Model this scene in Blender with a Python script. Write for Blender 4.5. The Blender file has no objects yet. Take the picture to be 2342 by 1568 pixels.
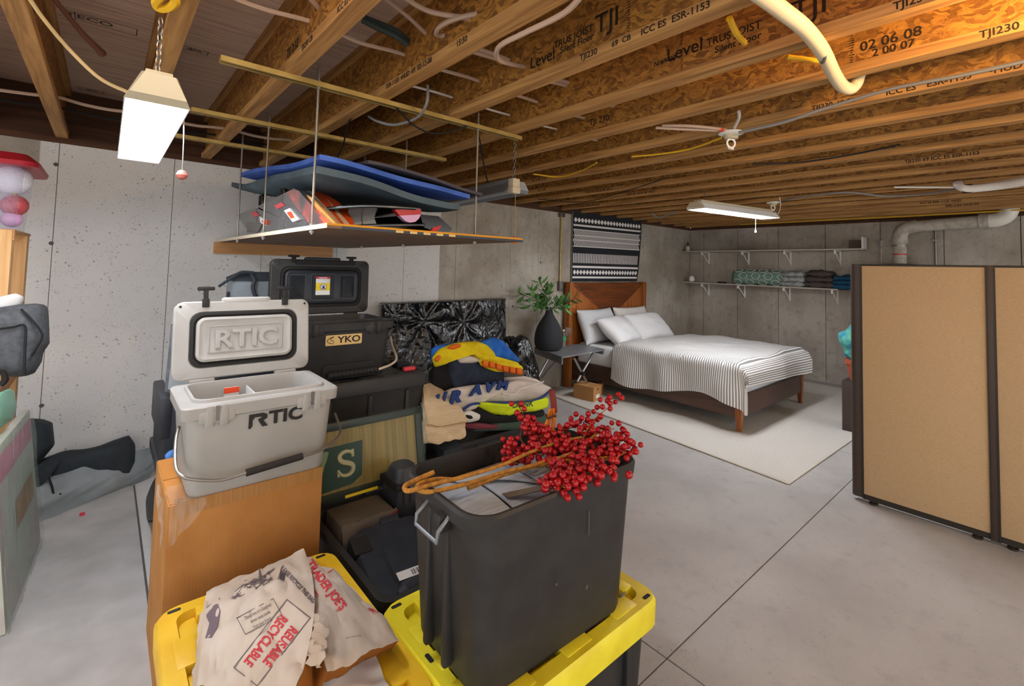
import bpy, bmesh, math, random
from mathutils import Vector, Matrix, noise, Euler
random.seed(7)
SC = bpy.context.scene
COL = SC.collection
PI = math.pi
# ------------------------------------------------------------------ camera
CR = Vector((0.757007, -0.652888, 0.026006)); CF = Vector((0.652253, 0.756345, 0.048866))
def _axes():
    yaw, pit, rol = 0.711604333, 0.0488850574, 0.0260376431
    f = Vector((math.sin(yaw)*math.cos(pit), math.cos(yaw)*math.cos(pit), math.sin(pit)))
    r = Vector((math.cos(yaw), -math.sin(yaw), 0)); u = r.cross(f)
    c, s = math.cos(rol), math.sin(rol)
    return r*c + u*s, u*c - r*s, f
CR, CU, CF = _axes()
CAM = Vector((0, 0, 1.5)); FPX, CY = 1075.21025, 558.367595
cd = bpy.data.cameras.new('camera'); co = bpy.data.objects.new('camera', cd); COL.objects.link(co)
mw = Matrix((CR, CU, -CF)).transposed().to_4x4(); mw.translation = CAM; co.matrix_world = mw
cd.sensor_fit = 'HORIZONTAL'; cd.sensor_width = 36; cd.lens = FPX/2342*36; cd.shift_y = (CY-784)/2342
cd.clip_start = .02; cd.clip_end = 60
SC.camera = co
def at(px, py, ax, v):      # point of the place seen at a photo pixel, on the plane axis = v
    d = CR*((px-1171)/FPX) + CU*((CY-py)/FPX) + CF
    return CAM + d*((v-CAM[ax])/d[ax])
# ------------------------------------------------------------------ world, exposure
W = bpy.data.worlds.new('world'); SC.world = W; W.use_nodes = True
W.node_tree.nodes['Background'].inputs[0].default_value = (1, .995, .985, 1)
W.node_tree.nodes['Background'].inputs[1].default_value = 1.15
SC.view_settings.view_transform = 'Standard'; SC.view_settings.look = 'None'
SC.view_settings.gamma = 1; SC.view_settings.use_curve_mapping = False
SC.view_settings.exposure = 1.0
TUBE = 30.0            # emission of the lit fluorescent tubes
BULB = 340.0           # emission of the bare warm bulb
# ------------------------------------------------------------------ colour / materials
def hexc(h):
    h = h.lstrip('#'); o = []
    for i in (0, 2, 4):
        c = int(h[i:i+2], 16)/255
        o.append(c/12.92 if c <= .04045 else ((c+.055)/1.055)**2.4)
    return (*o, 1)
MATS = {}
def nn(nt, t, **k):
    n = nt.nodes.new(t)
    for a, b in k.items():
        if a in ('operation', 'blend_type', 'data_type', 'feature', 'distance', 'wave_type', 'bands_direction', 'interpolation_type', 'noise_dimensions', 'wave_profile'): setattr(n, a, b)
        else: n.inputs[a].default_value = b
    return n
def M(name, col, rough=.6, metal=0.0, col2=None, scale=(20, 20, 20), detail=3.0, lo=.35, hi=.65, bump=0.0, bscale=None,
      spec=.4, emit=0.0, trans=0.0, alpha=1.0, coat=0.0, ior=1.45, sheen=0.0, coords='Object', distort=0.0):
    if name in MATS: return MATS[name]
    m = bpy.data.materials.new(name); m.use_nodes = True; nt = m.node_tree; L = nt.links.new
    b = nt.nodes['Principled BSDF']; c1 = hexc(col)
    b.inputs['Base Color'].default_value = c1; b.inputs['Roughness'].default_value = rough; b.inputs['Metallic'].default_value = metal
    b.inputs['Specular IOR Level'].default_value = spec; b.inputs['IOR'].default_value = ior
    b.inputs['Coat Weight'].default_value = coat; b.inputs['Transmission Weight'].default_value = trans
    b.inputs['Alpha'].default_value = alpha; b.inputs['Sheen Weight'].default_value = sheen
    if emit:
        b.inputs['Emission Color'].default_value = c1; b.inputs['Emission Strength'].default_value = emit
    tc = nt.nodes.new('ShaderNodeTexCoord'); mp = nn(nt, 'ShaderNodeMapping', Scale=scale); L(tc.outputs[coords], mp.inputs[0])
    if col2:
        no = nn(nt, 'ShaderNodeTexNoise', Scale=1.0, Detail=detail, Distortion=distort); L(mp.outputs[0], no.inputs['Vector'])
        cr = nt.nodes.new('ShaderNodeValToRGB'); e = cr.color_ramp.elements
        e[0].position = lo; e[0].color = c1; e[1].position = hi; e[1].color = hexc(col2)
        L(no.outputs['Fac'], cr.inputs[0]); L(cr.outputs[0], b.inputs['Base Color'])
    if bump:
        mp2 = nn(nt, 'ShaderNodeMapping', Scale=bscale or scale); L(tc.outputs[coords], mp2.inputs[0])
        n2 = nn(nt, 'ShaderNodeTexNoise', Scale=1.0, Detail=4.0); L(mp2.outputs[0], n2.inputs['Vector'])
        bp = nn(nt, 'ShaderNodeBump', Strength=bump, Distance=.01); L(n2.outputs['Fac'], bp.inputs['Height']); L(bp.outputs[0], b.inputs['Normal'])
    MATS[name] = m
    return m
def mixc(nt, fac, a, b, blend='MIX'):
    n = nt.nodes.new('ShaderNodeMix'); n.data_type = 'RGBA'; n.blend_type = blend
    for s, v in ((0, fac), (6, a), (7, b)):
        if hasattr(v, 'is_output'): nt.links.new(v, n.inputs[s])
        elif s == 0: n.inputs[0].default_value = v
        else: n.inputs[s].default_value = v if len(v) == 4 else (*v, 1)
    return n.outputs[2]
def ramp(nt, src, p0, c0, p1, c1, interp='LINEAR'):
    r = nt.nodes.new('ShaderNodeValToRGB'); r.color_ramp.interpolation = interp; e = r.color_ramp.elements
    e[0].position = p0; e[0].color = c0; e[1].position = p1; e[1].color = c1
    nt.links.new(src, r.inputs[0]); return r.outputs[0]
BW = ((0, 0, 0, 1), (1, 1, 1, 1))
def concrete(name, base, dark, spot, paint=None, px=0.0, holes=.5, rough=.85, streak=True):
    """cast concrete: cloudy tone, pores, vertical streaks; optional paint coat for world x < px"""
    m = bpy.data.materials.new(name); m.use_nodes = True; nt = m.node_tree; L = nt.links.new; b = nt.nodes['Principled BSDF']
    g = nt.nodes.new('ShaderNodeNewGeometry'); pos = g.outputs['Position']
    def noi(sc, det=4, vec=(1, 1, 1), dist=0):
        mp = nn(nt, 'ShaderNodeMapping', Scale=vec); L(pos, mp.inputs[0])
        n = nn(nt, 'ShaderNodeTexNoise', Scale=sc, Detail=det, Distortion=dist); L(mp.outputs[0], n.inputs['Vector']); return n.outputs['Fac']
    c = ramp(nt, noi(1.7, 6), .35, hexc(dark), .62, hexc(base))
    if streak: c = mixc(nt, ramp(nt, noi(5, 4, (3, 3, .35), .6), .5, (0, 0, 0, 1), .78, (.55, .55, .55, 1)), c, hexc(dark))
    c = mixc(nt, ramp(nt, noi(11, 8), .55, (0, 0, 0, 1), .75, (.45, .45, .45, 1)), c, hexc(spot))
    if paint:
        sx = nt.nodes.new('ShaderNodeSeparateXYZ'); L(pos, sx.inputs[0])
        lt = nn(nt, 'ShaderNodeMath', operation='LESS_THAN'); lt.inputs[1].default_value = px; L(sx.outputs[0], lt.inputs[0])
        c = mixc(nt, lt.outputs[0], c, hexc(paint))
    vo = nt.nodes.new('ShaderNodeTexVoronoi'); vo.inputs['Scale'].default_value = 34
    L(pos, vo.inputs['Vector'])
    pore = ramp(nt, vo.outputs['Distance'], .10, BW[1], .26, BW[0])
    msk = ramp(nt, noi(13, 3), .52, BW[0], .58, BW[1])
    vo2 = nt.nodes.new('ShaderNodeTexVoronoi'); vo2.inputs['Scale'].default_value = 85; L(pos, vo2.inputs['Vector'])
    pore2 = ramp(nt, vo2.outputs['Distance'], .10, BW[1], .26, BW[0])
    mu = nn(nt, 'ShaderNodeMath', operation='MULTIPLY'); L(pore, mu.inputs[0]); L(msk, mu.inputs[1])
    msk2 = ramp(nt, noi(17, 3), .44, BW[0], .54, BW[1])
    mu2 = nn(nt, 'ShaderNodeMath', operation='MULTIPLY'); L(pore2, mu2.inputs[0]); L(msk2, mu2.inputs[1])
    mx = nn(nt, 'ShaderNodeMath', operation='MAXIMUM'); L(mu.outputs[0], mx.inputs[0]); L(mu2.outputs[0], mx.inputs[1])
    mh = nn(nt, 'ShaderNodeMath', operation='MULTIPLY'); L(mx.outputs[0], mh.inputs[0]); mh.inputs[1].default_value = holes
    c = mixc(nt, mh.outputs[0], c, hexc('#3c3a38'))
    L(c, b.inputs['Base Color']); b.inputs['Roughness'].default_value = rough; b.inputs['Specular IOR Level'].default_value = .25
    bp = nn(nt, 'ShaderNodeBump', Strength=.35, Distance=.004); bp.invert = True
    L(mx.outputs[0], bp.inputs['Height']); L(bp.outputs[0], b.inputs['Normal'])
    MATS[name] = m; return m
def osb(name, a, b_, c_):
    m = bpy.data.materials.new(name); m.use_nodes = True; nt = m.node_tree; L = nt.links.new; b = nt.nodes['Principled BSDF']
    g = nt.nodes.new('ShaderNodeNewGeometry')
    nz = nn(nt, 'ShaderNodeTexNoise', Scale=9.0, Detail=2.0); L(g.outputs['Position'], nz.inputs['Vector'])
    ad = mixc(nt, .13, g.outputs['Position'], nz.outputs['Color'], 'ADD')
    mp = nn(nt, 'ShaderNodeMapping', Scale=(22, 22, 52)); L(ad, mp.inputs[0])
    v = nt.nodes.new('ShaderNodeTexVoronoi'); v.inputs['Scale'].default_value = 1.6; L(mp.outputs[0], v.inputs['Vector'])
    sep = nt.nodes.new('ShaderNodeSeparateColor'); L(v.outputs['Color'], sep.inputs[0])
    c = ramp(nt, sep.outputs[0], .1, hexc(a), .9, hexc(b_))
    n2 = nn(nt, 'ShaderNodeTexNoise', Scale=5.0, Detail=5.0); L(mp.outputs[0], n2.inputs['Vector'])
    c = mixc(nt, ramp(nt, n2.outputs['Fac'], .5, BW[0], .72, (.7, .7, .7, 1)), c, hexc(c_))
    L(c, b.inputs['Base Color']); b.inputs['Roughness'].default_value = .65
    bp = nn(nt, 'ShaderNodeBump', Strength=.5, Distance=.004); L(sep.outputs[1], bp.inputs['Height']); L(bp.outputs[0], b.inputs['Normal'])
    MATS[name] = m; return m
def wood(name, a, b_, axis='x', scale=6, rough=.5, spec=.4, stretch=14):
    m = bpy.data.materials.new(name); m.use_nodes = True; nt = m.node_tree; L = nt.links.new; b = nt.nodes['Principled BSDF']
    g = nt.nodes.new('ShaderNodeNewGeometry'); s = [scale*stretch/3]*3; s['xyz'.index(axis)] = scale/4
    mp = nn(nt, 'ShaderNodeMapping', Scale=s); L(g.outputs['Position'], mp.inputs[0])
    n = nn(nt, 'ShaderNodeTexNoise', Scale=1.0, Detail=5.0, Distortion=1.2); L(mp.outputs[0], n.inputs['Vector'])
    c = ramp(nt, n.outputs['Fac'], .33, hexc(a), .68, hexc(b_)); L(c, b.inputs['Base Color'])
    b.inputs['Roughness'].default_value = rough; b.inputs['Specular IOR Level'].default_value = spec
    bp = nn(nt, 'ShaderNodeBump', Strength=.15, Distance=.003); L(n.outputs['Fac'], bp.inputs['Height']); L(bp.outputs[0], b.inputs['Normal'])
    MATS[name] = m; return m
def weave(name, a, b_, sx, sy, rough=.9, bump=.3, coords='UV', mode='grid'):
    """woven / striped cloth on UV: u*sx, v*sy bands"""
    m = bpy.data.materials.new(name); m.use_nodes = True; nt = m.node_tree; L = nt.links.new; b = nt.nodes['Principled BSDF']
    tc = nt.nodes.new('ShaderNodeTexCoord'); sp = nt.nodes.new('ShaderNodeSeparateXYZ'); L(tc.outputs[coords], sp.inputs[0])
    def wv(o, k):
        mu = nn(nt, 'ShaderNodeMath', operation='MULTIPLY'); mu.inputs[1].default_value = k*2*PI; L(o, mu.inputs[0])
        si = nn(nt, 'ShaderNodeMath', operation='SINE'); L(mu.outputs[0], si.inputs[0])
        ma = nn(nt, 'ShaderNodeMath', operation='MULTIPLY_ADD'); ma.inputs[1].default_value = .5; ma.inputs[2].default_value = .5; L(si.outputs[0], ma.inputs[0])
        return ma.outputs[0]
    h = wv(sp.outputs[0], sx)
    if mode == 'grid':
        h2 = wv(sp.outputs[1], sy); mu = nn(nt, 'ShaderNodeMath', operation='MULTIPLY'); L(h, mu.inputs[0]); L(h2, mu.inputs[1]); h = mu.outputs[0]
        c = ramp(nt, h, .0, hexc(a), .55, hexc(b_))
    else:
        h = wv(sp.outputs[1], sy); c = ramp(nt, h, .56, hexc(a), .7, hexc(b_))
    L(c, b.inputs['Base Color']); b.inputs['Roughness'].default_value = rough; b.inputs['Specular IOR Level'].default_value = .2
    if bump:
        bp = nn(nt, 'ShaderNodeBump', Strength=bump, Distance=.004); L(h, bp.inputs['Height']); L(bp.outputs[0], b.inputs['Normal'])
    MATS[name] = m; return m
# ------------------------------------------------------------------ mesh builder
class MB:
    def __init__(s): s.v = []; s.f = []; s.uv = None; s.mi = []
    def add(s, v, f, Mx=None, mi=0):
        o = len(s.v); s.v += [Mx @ Vector(p) if Mx is not None else Vector(p) for p in v]
        s.f += [tuple(i+o for i in q) for q in f]; s.mi += [mi]*len(f); return s
    def box(s, a, b, bev=0.0, Mx=None, mi=0):
        (x0, y0, z0), (x1, y1, z1) = a, b
        x0, x1 = sorted((x0, x1)); y0, y1 = sorted((y0, y1)); z0, z1 = sorted((z0, z1))
        if not bev:
            return s.add([(x0, y0, z0), (x1, y0, z0), (x1, y1, z0), (x0, y1, z0), (x0, y0, z1), (x1, y0, z1), (x1, y1, z1), (x0, y1, z1)],
                         [(0, 3, 2, 1), (4, 5, 6, 7), (0, 1, 5, 4), (1, 2, 6, 5), (2, 3, 7, 6), (3, 0, 4, 7)], Mx, mi)
        bm = bmesh.new(); bmesh.ops.create_cube(bm, size=1)
        for v in bm.verts: v.co = ((x0+x1)/2+v.co.x*(x1-x0), (y0+y1)/2+v.co.y*(y1-y0), (z0+z1)/2+v.co.z*(z1-z0))
        bmesh.ops.bevel(bm, geom=bm.edges[:], offset=bev, segments=2, affect='EDGES', profile=.6)
        return s.bm(bm, Mx, mi)
    def bm(s, bm, Mx=None, mi=0):
        bm.verts.index_update(); s.add([v.co.copy() for v in bm.verts], [tuple(v.index for v in f.verts) for f in bm.faces], Mx, mi); bm.free(); return s
    def loft(s, rings, cap0=True, cap1=True, closed=False, Mx=None, mi=0):
        n = len(rings[0]); v = [p for r in rings for p in r]; f = []
        R = len(rings)
        for i in range(R if closed else R-1):
            k = (i+1) % R
            for j in range(n): f.append((i*n+j, i*n+(j+1) % n, k*n+(j+1) % n, k*n+j))
        if not closed:
            if cap0: f.append(tuple(range(n-1, -1, -1)))
            if cap1: f.append(tuple((R-1)*n+j for j in range(n)))
        return s.add(v, f, Mx, mi)
    def tube(s, path, r, n=8, cap=True, Mx=None, mi=0):
        P = [Vector(p) for p in path]; rings = []; up = None
        for i, p in enumerate(P):
            t = (P[min(i+1, len(P)-1)]-P[max(i-1, 0)])
            if t.length < 1e-9: t = Vector((0, 0, 1))
            t.normalize()
            if up is None: up = t.orthogonal().normalized()
            else:
                up = up - t*up.dot(t)
                up = up.normalized() if up.length > 1e-6 else t.orthogonal().normalized()
            w = t.cross(up); rr_ = r(i/(len(P)-1)) if callable(r) else r
            rings.append([p+(up*math.cos(2*PI*k/n)+w*math.sin(2*PI*k/n))*rr_ for k in range(n)])
        return s.loft(rings, cap, cap, Mx=Mx, mi=mi)
    def lathe(s, prof, n=24, Mx=None, mi=0):
        return s.loft([[(r*math.cos(2*PI*k/n), r*math.sin(2*PI*k/n), z) for k in range(n)] for r, z in prof], Mx=Mx, mi=mi)
    def cyl(s, c, r, h, n=16, Mx=None, mi=0):
        return s.loft([[(c[0]+r*math.cos(2*PI*k/n), c[1]+r*math.sin(2*PI*k/n), c[2]+z) for k in range(n)] for z in (0, h)], Mx=Mx, mi=mi)
    def prism(s, poly, vec, Mx=None, mi=0):
        v = Vector(vec); return s.loft([[Vector(p) for p in poly], [Vector(p)+v for p in poly]], Mx=Mx, mi=mi)
    def grid(s, fn, nu, nv, thick=0.0, mi=0, uv=True):
        """surface fn(u,v)->Vector, optional thickness along -normal"""
        P = [[Vector(fn(i/nu, j/nv)) for j in range(nv+1)] for i in range(nu+1)]
        o = len(s.v); w = nv+1
        for r in P: s.v += r
        fs = [(i*w+j, (i+1)*w+j, (i+1)*w+j+1, i*w+j+1) for i in range(nu) for j in range(nv)]
        s.f += [tuple(k+o for k in q) for q in fs]; s.mi += [mi]*len(fs)
        if s.uv is None: s.uv = {}
        for i in range(nu+1):
            for j in range(nv+1): s.uv[o+i*w+j] = (i/nu, j/nv)
        if thick:
            o2 = len(s.v)
            for i in range(nu+1):
                for j in range(nv+1):
                    a = P[min(i+1, nu)][j]-P[max(i-1, 0)][j]; b = P[i][min(j+1, nv)]-P[i][max(j-1, 0)]
                    n = a.cross(b); n = n.normalized() if n.length > 1e-9 else Vector((0, 0, 1))
                    s.v.append(P[i][j]-n*thick); s.uv[o2+i*w+j] = (i/nu, j/nv)
            s.f += [tuple(k+o2 for k in reversed(q)) for q in fs]; s.mi += [mi]*len(fs)
            bd = [i*w for i in range(nu+1)] + [nu*w+j for j in range(1, nv+1)] + [i*w+nv for i in range(nu-1, -1, -1)] + [j for j in range(nv-1, 0, -1)]
            for k in range(len(bd)):
                a, b = bd[k], bd[(k+1) % len(bd)]; s.f.append((o+b, o+a, o2+a, o2+b)); s.mi.append(mi)
        return s
    def xf(s, Mx): s.v = [Mx @ p for p in s.v]; return s
    def mapv(s, fn): s.v = [Vector(fn(p)) for p in s.v]; return s
def rr(w, d, r, z, n=5, cx=0, cy=0):
    o = []; r = max(min(r, w/2-1e-4, d/2-1e-4), 1e-4)
    for qx, qy, a0 in ((1, 1, 0), (-1, 1, PI/2), (-1, -1, PI), (1, -1, 3*PI/2)):
        for k in range(n):
            a = a0+PI/2*k/(n-1); o.append(Vector((cx+qx*(w/2-r)+r*math.cos(a), cy+qy*(d/2-r)+r*math.sin(a), z)))
    return o
def rrp(m, w, d, h, r, bev=.006, c=(0, 0, 0), Mx=None, mi=0, n=5):    # rounded box, softened top and bottom
    cx, cy, z = c
    return m.loft([rr(w-2*bev, d-2*bev, r-bev, z, n, cx, cy), rr(w, d, r, z+bev, n, cx, cy), rr(w, d, r, z+h-bev, n, cx, cy), rr(w-2*bev, d-2*bev, r-bev, z+h, n, cx, cy)], Mx=Mx, mi=mi)
ROOTW = {}
def obj(name, mb, mat, parent=None, smooth=True, world=True, angle=35, kind=None, label=None, weld=False):
    me = bpy.data.meshes.new(name)
    inv = None
    if parent is not None and world: inv = ROOTW[parent].inverted()
    vs = [inv @ p for p in mb.v] if inv is not None else mb.v
    me.from_pydata([tuple(p) for p in vs], [], mb.f)
    for m in (mat if isinstance(mat, (list, tuple)) else [mat]): me.materials.append(m)
    if any(mb.mi): me.polygons.foreach_set('material_index', mb.mi)
    if mb.uv:
        ul = me.uv_layers.new(name='UVMap')
        for lp in me.loops: ul.data[lp.index].uv = mb.uv.get(lp.vertex_index, (0, 0))
    bm = bmesh.new(); bm.from_mesh(me)
    if weld: bmesh.ops.remove_doubles(bm, verts=bm.verts, dist=1e-5)
    bmesh.ops.recalc_face_normals(bm, faces=bm.faces); bm.to_mesh(me); bm.free()
    if smooth:
        me.polygons.foreach_set('use_smooth', [True]*len(me.polygons))
        try: me.set_sharp_from_angle(angle=math.radians(angle))
        except Exception: pass
    me.update()
    o = bpy.data.objects.new(name, me); COL.objects.link(o)
    if parent is not None:
        o.parent = parent; ROOTW[o] = ROOTW[parent] if (world or True) else None
    else: ROOTW[o] = Matrix.Identity(4)
    if kind: o['kind'] = kind
    if label: o['label'] = label
    return o
def thing(name, label, cat, loc=(0, 0, 0), rot=(0, 0, 0), group=None):
    o = bpy.data.objects.new(name, None); COL.objects.link(o); o.empty_display_size = .05
    o.location = loc; o.rotation_euler = rot
    ROOTW[o] = Matrix.LocRotScale(Vector(loc), Euler(rot), None)
    o['label'] = label; o['category'] = cat
    if group: o['group'] = group
    return o
def tag(o, label, cat, group=None):
    o['label'] = label; o['category'] = cat
    if group: o['group'] = group
    return o
def piece(o, name, Mx, parent):          # copy sharing mesh data
    c = bpy.data.objects.new(name, o.data); COL.objects.link(c); c.parent = parent; c.matrix_basis = Mx; return c
def text(body, size=.1, depth=0.0, bold=0.0, shear=0.0, sx=1.0, space=1.0):
    """flat lettering mesh centred on the origin in XY"""
    cu = bpy.data.curves.new('t', 'FONT'); cu.body = body; cu.size = size; cu.align_x = 'CENTER'; cu.align_y = 'CENTER'
    cu.extrude = depth; cu.offset = bold; cu.shear = shear; cu.space_character = space; cu.resolution_u = 3
    o = bpy.data.objects.new('t', cu); COL.objects.link(o); bpy.context.view_layer.update()
    me = bpy.data.meshes.new_from_object(o.evaluated_get(bpy.context.evaluated_depsgraph_get()))
    m = MB(); m.add([Vector((v.co.x*sx, v.co.y, v.co.z)) for v in me.vertices], [tuple(p.vertices) for p in me.polygons])
    bpy.data.objects.remove(o); bpy.data.curves.remove(cu); bpy.data.meshes.remove(me); return m
def frame(o, x, y):                      # matrix putting XY artwork at o with axes x, y
    x = Vector(x).normalized(); y = Vector(y); y = (y-x*y.dot(x)).normalized(); z = x.cross(y)
    m = Matrix((x, y, z)).transposed().to_4x4(); m.translation = Vector(o); return m
def subdiv(mb, n=1):                     # finer faces so that lettering can follow a curved surface
    bm = bmesh.new(); vs = [bm.verts.new(p) for p in mb.v]
    for f in mb.f:
        try: bm.faces.new([vs[i] for i in f])
        except ValueError: pass
    bmesh.ops.triangulate(bm, faces=bm.faces[:]); bmesh.ops.subdivide_edges(bm, edges=bm.edges[:], cuts=n, use_grid_fill=True)
    m = MB(); m.bm(bm); return m
def arc(p, n=10):                        # smooth curve through points (Catmull-Rom)
    P = [Vector(a) for a in p]; P = [P[0]*2-P[1]] + P + [P[-1]*2-P[-2]]; o = []
    for i in range(1, len(P)-2):
        for k in range(n):
            t = k/n; a, b, c, d = P[i-1:i+3]
            o.append(.5*((2*b)+(c-a)*t+(2*a-5*b+4*c-d)*t*t+(3*b-a-3*c+d)*t**3))
    return o+[P[-2]]
def nz(p, s=1.0, seed=0.0): return noise.noise(Vector(p)*s+Vector((seed*13.7, seed*7.1, seed*3.3)))
# ------------------------------------------------------------------ shared materials
concrete('concrete_left', '#b3aca1', '#93897c', '#6f675c', paint='#d2d1cf', px=2.63, holes=.62)
concrete('concrete_far', '#b5ada2', '#978d82', '#786e64', holes=.6)
concrete('slab', '#aaa7a3', '#9c9894', '#8e8a86', paint='#d8d8d6', px=.75, holes=.18, rough=.55, streak=False)
osb('osb_web', '#7a4d17', '#b98135', '#4d300f')
wood('flange', '#8d6132', '#bd8e52', 'y', 7, .7)
wood('subfloor', '#b09584', '#d3baa6', 'x', 9, .85, .2)
wood('rim', '#3f2a1e', '#573b2a', 'x', 5, .85, .2)
wood('ply', '#5f4635', '#7c6049', 'x', 8, .75)
wood('pine', '#b98b56', '#cfa572', 'z', 6, .65)
wood('pine_x', '#a9784a', '#bf8f5c', 'x', 6, .65)
wood('walnut', '#43200b', '#733c13', 'x', 7, .4)
wood('walnut_z', '#6b3711', '#a2602a', 'z', 7, .4)
wood('brownrail', '#3e2b22', '#533a2d', 'y', 6, .5)
M('ink', '#2a1d12', .9); M('inkgrey', '#4d4038', .9)
M('black_plastic', '#242424', .42, col2='#2c2b2a', scale=(9, 9, 9), bump=.05, bscale=(300, 300, 300))
M('charcoal', '#252424', .5, col2='#2c2b2a', scale=(14, 14, 14), bump=.06, bscale=(260, 260, 260))
M('dark_case', '#26292f', .45, col2='#2f3238', scale=(12, 12, 12))
M('yellow_lid', '#e2b92b', .42, col2='#d6a91d', scale=(8, 8, 8), bump=.04, bscale=(200, 200, 200))
M('yellow_lid2', '#ded22f', .42, col2='#d2be22', scale=(8, 8, 8), bump=.04, bscale=(200, 200, 200))
M('cooler_grey', '#9f9d99', .5, col2='#989692', scale=(6, 6, 6), bump=.08, bscale=(420, 420, 420))
M('cooler_in', '#cfd0d1', .4)
M('rubber', '#1b1a19', .7); M('rubber_grip', '#2a2523', .85, bump=.2, bscale=(200, 200, 200))
M('steel', '#8a847b', .45, .7); M('dullsteel', '#77736e', .45, .8); M('galv', '#8f8d88', .4, .9)
M('strut', '#b39a5c', .45, .5, col2='#9c8348', scale=(10, 10, 10))
M('cardboard', '#ac7a45', .85, col2='#a06e3a', scale=(7, 7, 7), bump=.12, bscale=(240, 3, 3), spec=.2)
M('cardboard_top', '#a4662c', .85, col2='#b57b3e', scale=(5, 5, 5), spec=.2)
M('kraft', '#a2764a', .85, spec=.2)
M('tape', '#b98a55', .22, col2='#a87b48', scale=(160, 6, 6), spec=.6, alpha=.75)
M('shrink', '#f4f6f6', .06, trans=.3, alpha=.14, spec=.7, bump=.6, bscale=(30, 30, 8))
M('shrink_thin', '#f4f6f6', .06, alpha=.06, spec=.6, bump=.6, bscale=(30, 30, 8)); M('shrink_sign', '#6f9c84', .12, alpha=.07, spec=.7, bump=.6, bscale=(60, 60, 6)); M('shrink_green', '#bfd8cc', .1, alpha=.28, spec=.7, bump=.6, bscale=(60, 60, 6))
M('white_paint', '#e6e4e0', .45); M('white_plastic', '#eceae6', .35); M('ivory', '#b9af96', .5); M('pvc', '#d8d3c8', .35)
M('cream_pipe', '#e0d2b0', .4); M('pvc_old', '#b5ada1', .5, col2='#8f867b', scale=(14, 14, 14), lo=.45, hi=.75)
M('cable_tan', '#b59a86', .6); M('cable_white', '#cfc8c0', .5); M('cable_black', '#17181a', .6); M('cable_yellow', '#d8a91e', .5); M('cable_grey', '#7c7b7c', .55)
M('cable_green', '#35403c', .6)
M('tube_lit', '#f7faff', .5, emit=TUBE); M('tube_far', '#f7faff', .5, emit=TUBE*2.2); M('bulb_fill', '#fff3e2', .5, emit=BULB*.2); M('tube_off', '#c9ccd0', .3); M('bulb_lit', '#ffc878', .5, emit=BULB)
M('reflector', '#f2f4f6', .3, spec=.5); M('reflector_grey', '#8d9296', .35, .5)
M('fabric_tan', '#bfa27c', .95, col2='#b3956f', scale=(60, 60, 420), detail=5, bump=.25, bscale=(500, 500, 500), sheen=.2)
M('panel_brown', '#40342e', .45); M('panel_edge', '#2c2620', .5)
M('sheet_white', '#dcdcdc', .9, bump=.15, bscale=(9, 9, 9), sheen=.1); M('sheet_grey', '#c4c6c8', .9, bump=.15, bscale=(9, 9, 9)); M('sheet_cream', '#d4d1ca', .9)
weave('duvet', '#e4e2de', '#7d7a79', 1, 74, mode='stripe', bump=.25)
weave('rug', '#b3aca2', '#dcd8d0', 190, 150, bump=.6)
weave('knit', '#c9ab82', '#ecd9ba', 40, 30, bump=.9)
M('vase_black', '#25272a', .8, bump=.12, bscale=(150, 150, 150)); M('table_grey', '#747578', .45, col2='#68696c', scale=(30, 4, 30)); M('alu', '#aeb0b2', .35, .9)
M('leaf', '#3f6b33', .45, col2='#5c8a49', scale=(9, 9, 9)); M('twig', '#4a4638', .8); M('bud', '#c9cfc4', .8)
M('glass', '#eef4f2', .03, trans=.95, alpha=.45, spec=.6); M('green_label', '#2f8f5a', .5)
M('berry', '#a80d13', .2, col2='#80090e', scale=(30, 30, 30), spec=.4, coat=.12); M('stem', '#ac7425', .65, col2='#80561d', scale=(60, 60, 60), bump=.3, bscale=(90, 90, 90)); M('twig_brown', '#4a2b18', .8)
M('orange_stick', '#e08422', .6, col2='#b85f12', scale=(50, 50, 50)); M('maroon', '#6d2a1f', .7)
M('paper', '#c3b7aa', .9, col2='#b09f8e', scale=(5, 5, 5), spec=.15, bump=.35, bscale=(12, 12, 12)); M('paper_in', '#8a5320', .9, spec=.15)
M('print_red', '#b7343a', .9); M('print_grey', '#5b5051', .9); M('print_mauve', '#6a5b62', .9); M('print_black', '#2e2a2a', .9)
M('bag_black', '#0f1012', .2, spec=.7, bump=1.0, bscale=(34, 34, 34)); M('bag_wrap', '#0c0d0e', .18, spec=.7, bump=1.0, bscale=(30, 30, 22))
M('nylon_dark', '#23282d', .8, col2='#2b3136', scale=(12, 12, 12), bump=.35, bscale=(16, 16, 16)); M('nylon_grey', '#4a4d52', .85, col2='#5b5e63', scale=(40, 40, 40), bump=.35, bscale=(14, 14, 14))
M('tarp_grey', '#7b8082', .6, col2='#8f9496', scale=(5, 5, 5), bump=.4, bscale=(8, 8, 8)); M('tub_clear', '#b4b6da', .15, alpha=.22, spec=.6); M('red_lid', '#b3202f', .4)
M('mat_blue', '#3658a4', .75, col2='#4a6cc0', scale=(6, 6, 6), bump=.2, bscale=(150, 150, 150)); M('mat_blue2', '#23487c', .6, col2='#3a69b2', scale=(4, 4, 4), bump=.3, bscale=(10, 10, 10))
M('mat_green', '#3d4d55', .75, col2='#506069', scale=(5, 5, 5), bump=.35, bscale=(12, 12, 12)); M('mat_grey', '#47434a', .9, bump=.2, bscale=(120, 120, 120))
M('board_black', '#111214', .12, spec=.6); M('board_edge', '#5b6066', .3); M('board_red', '#a8202a', .25, coat=.5); M('board_pink', '#c79ac0', .3); M('orange', '#e0531c', .4); M('board_tan', '#cdae86', .5); M('foam_tan', '#c08a44', .7)
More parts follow.
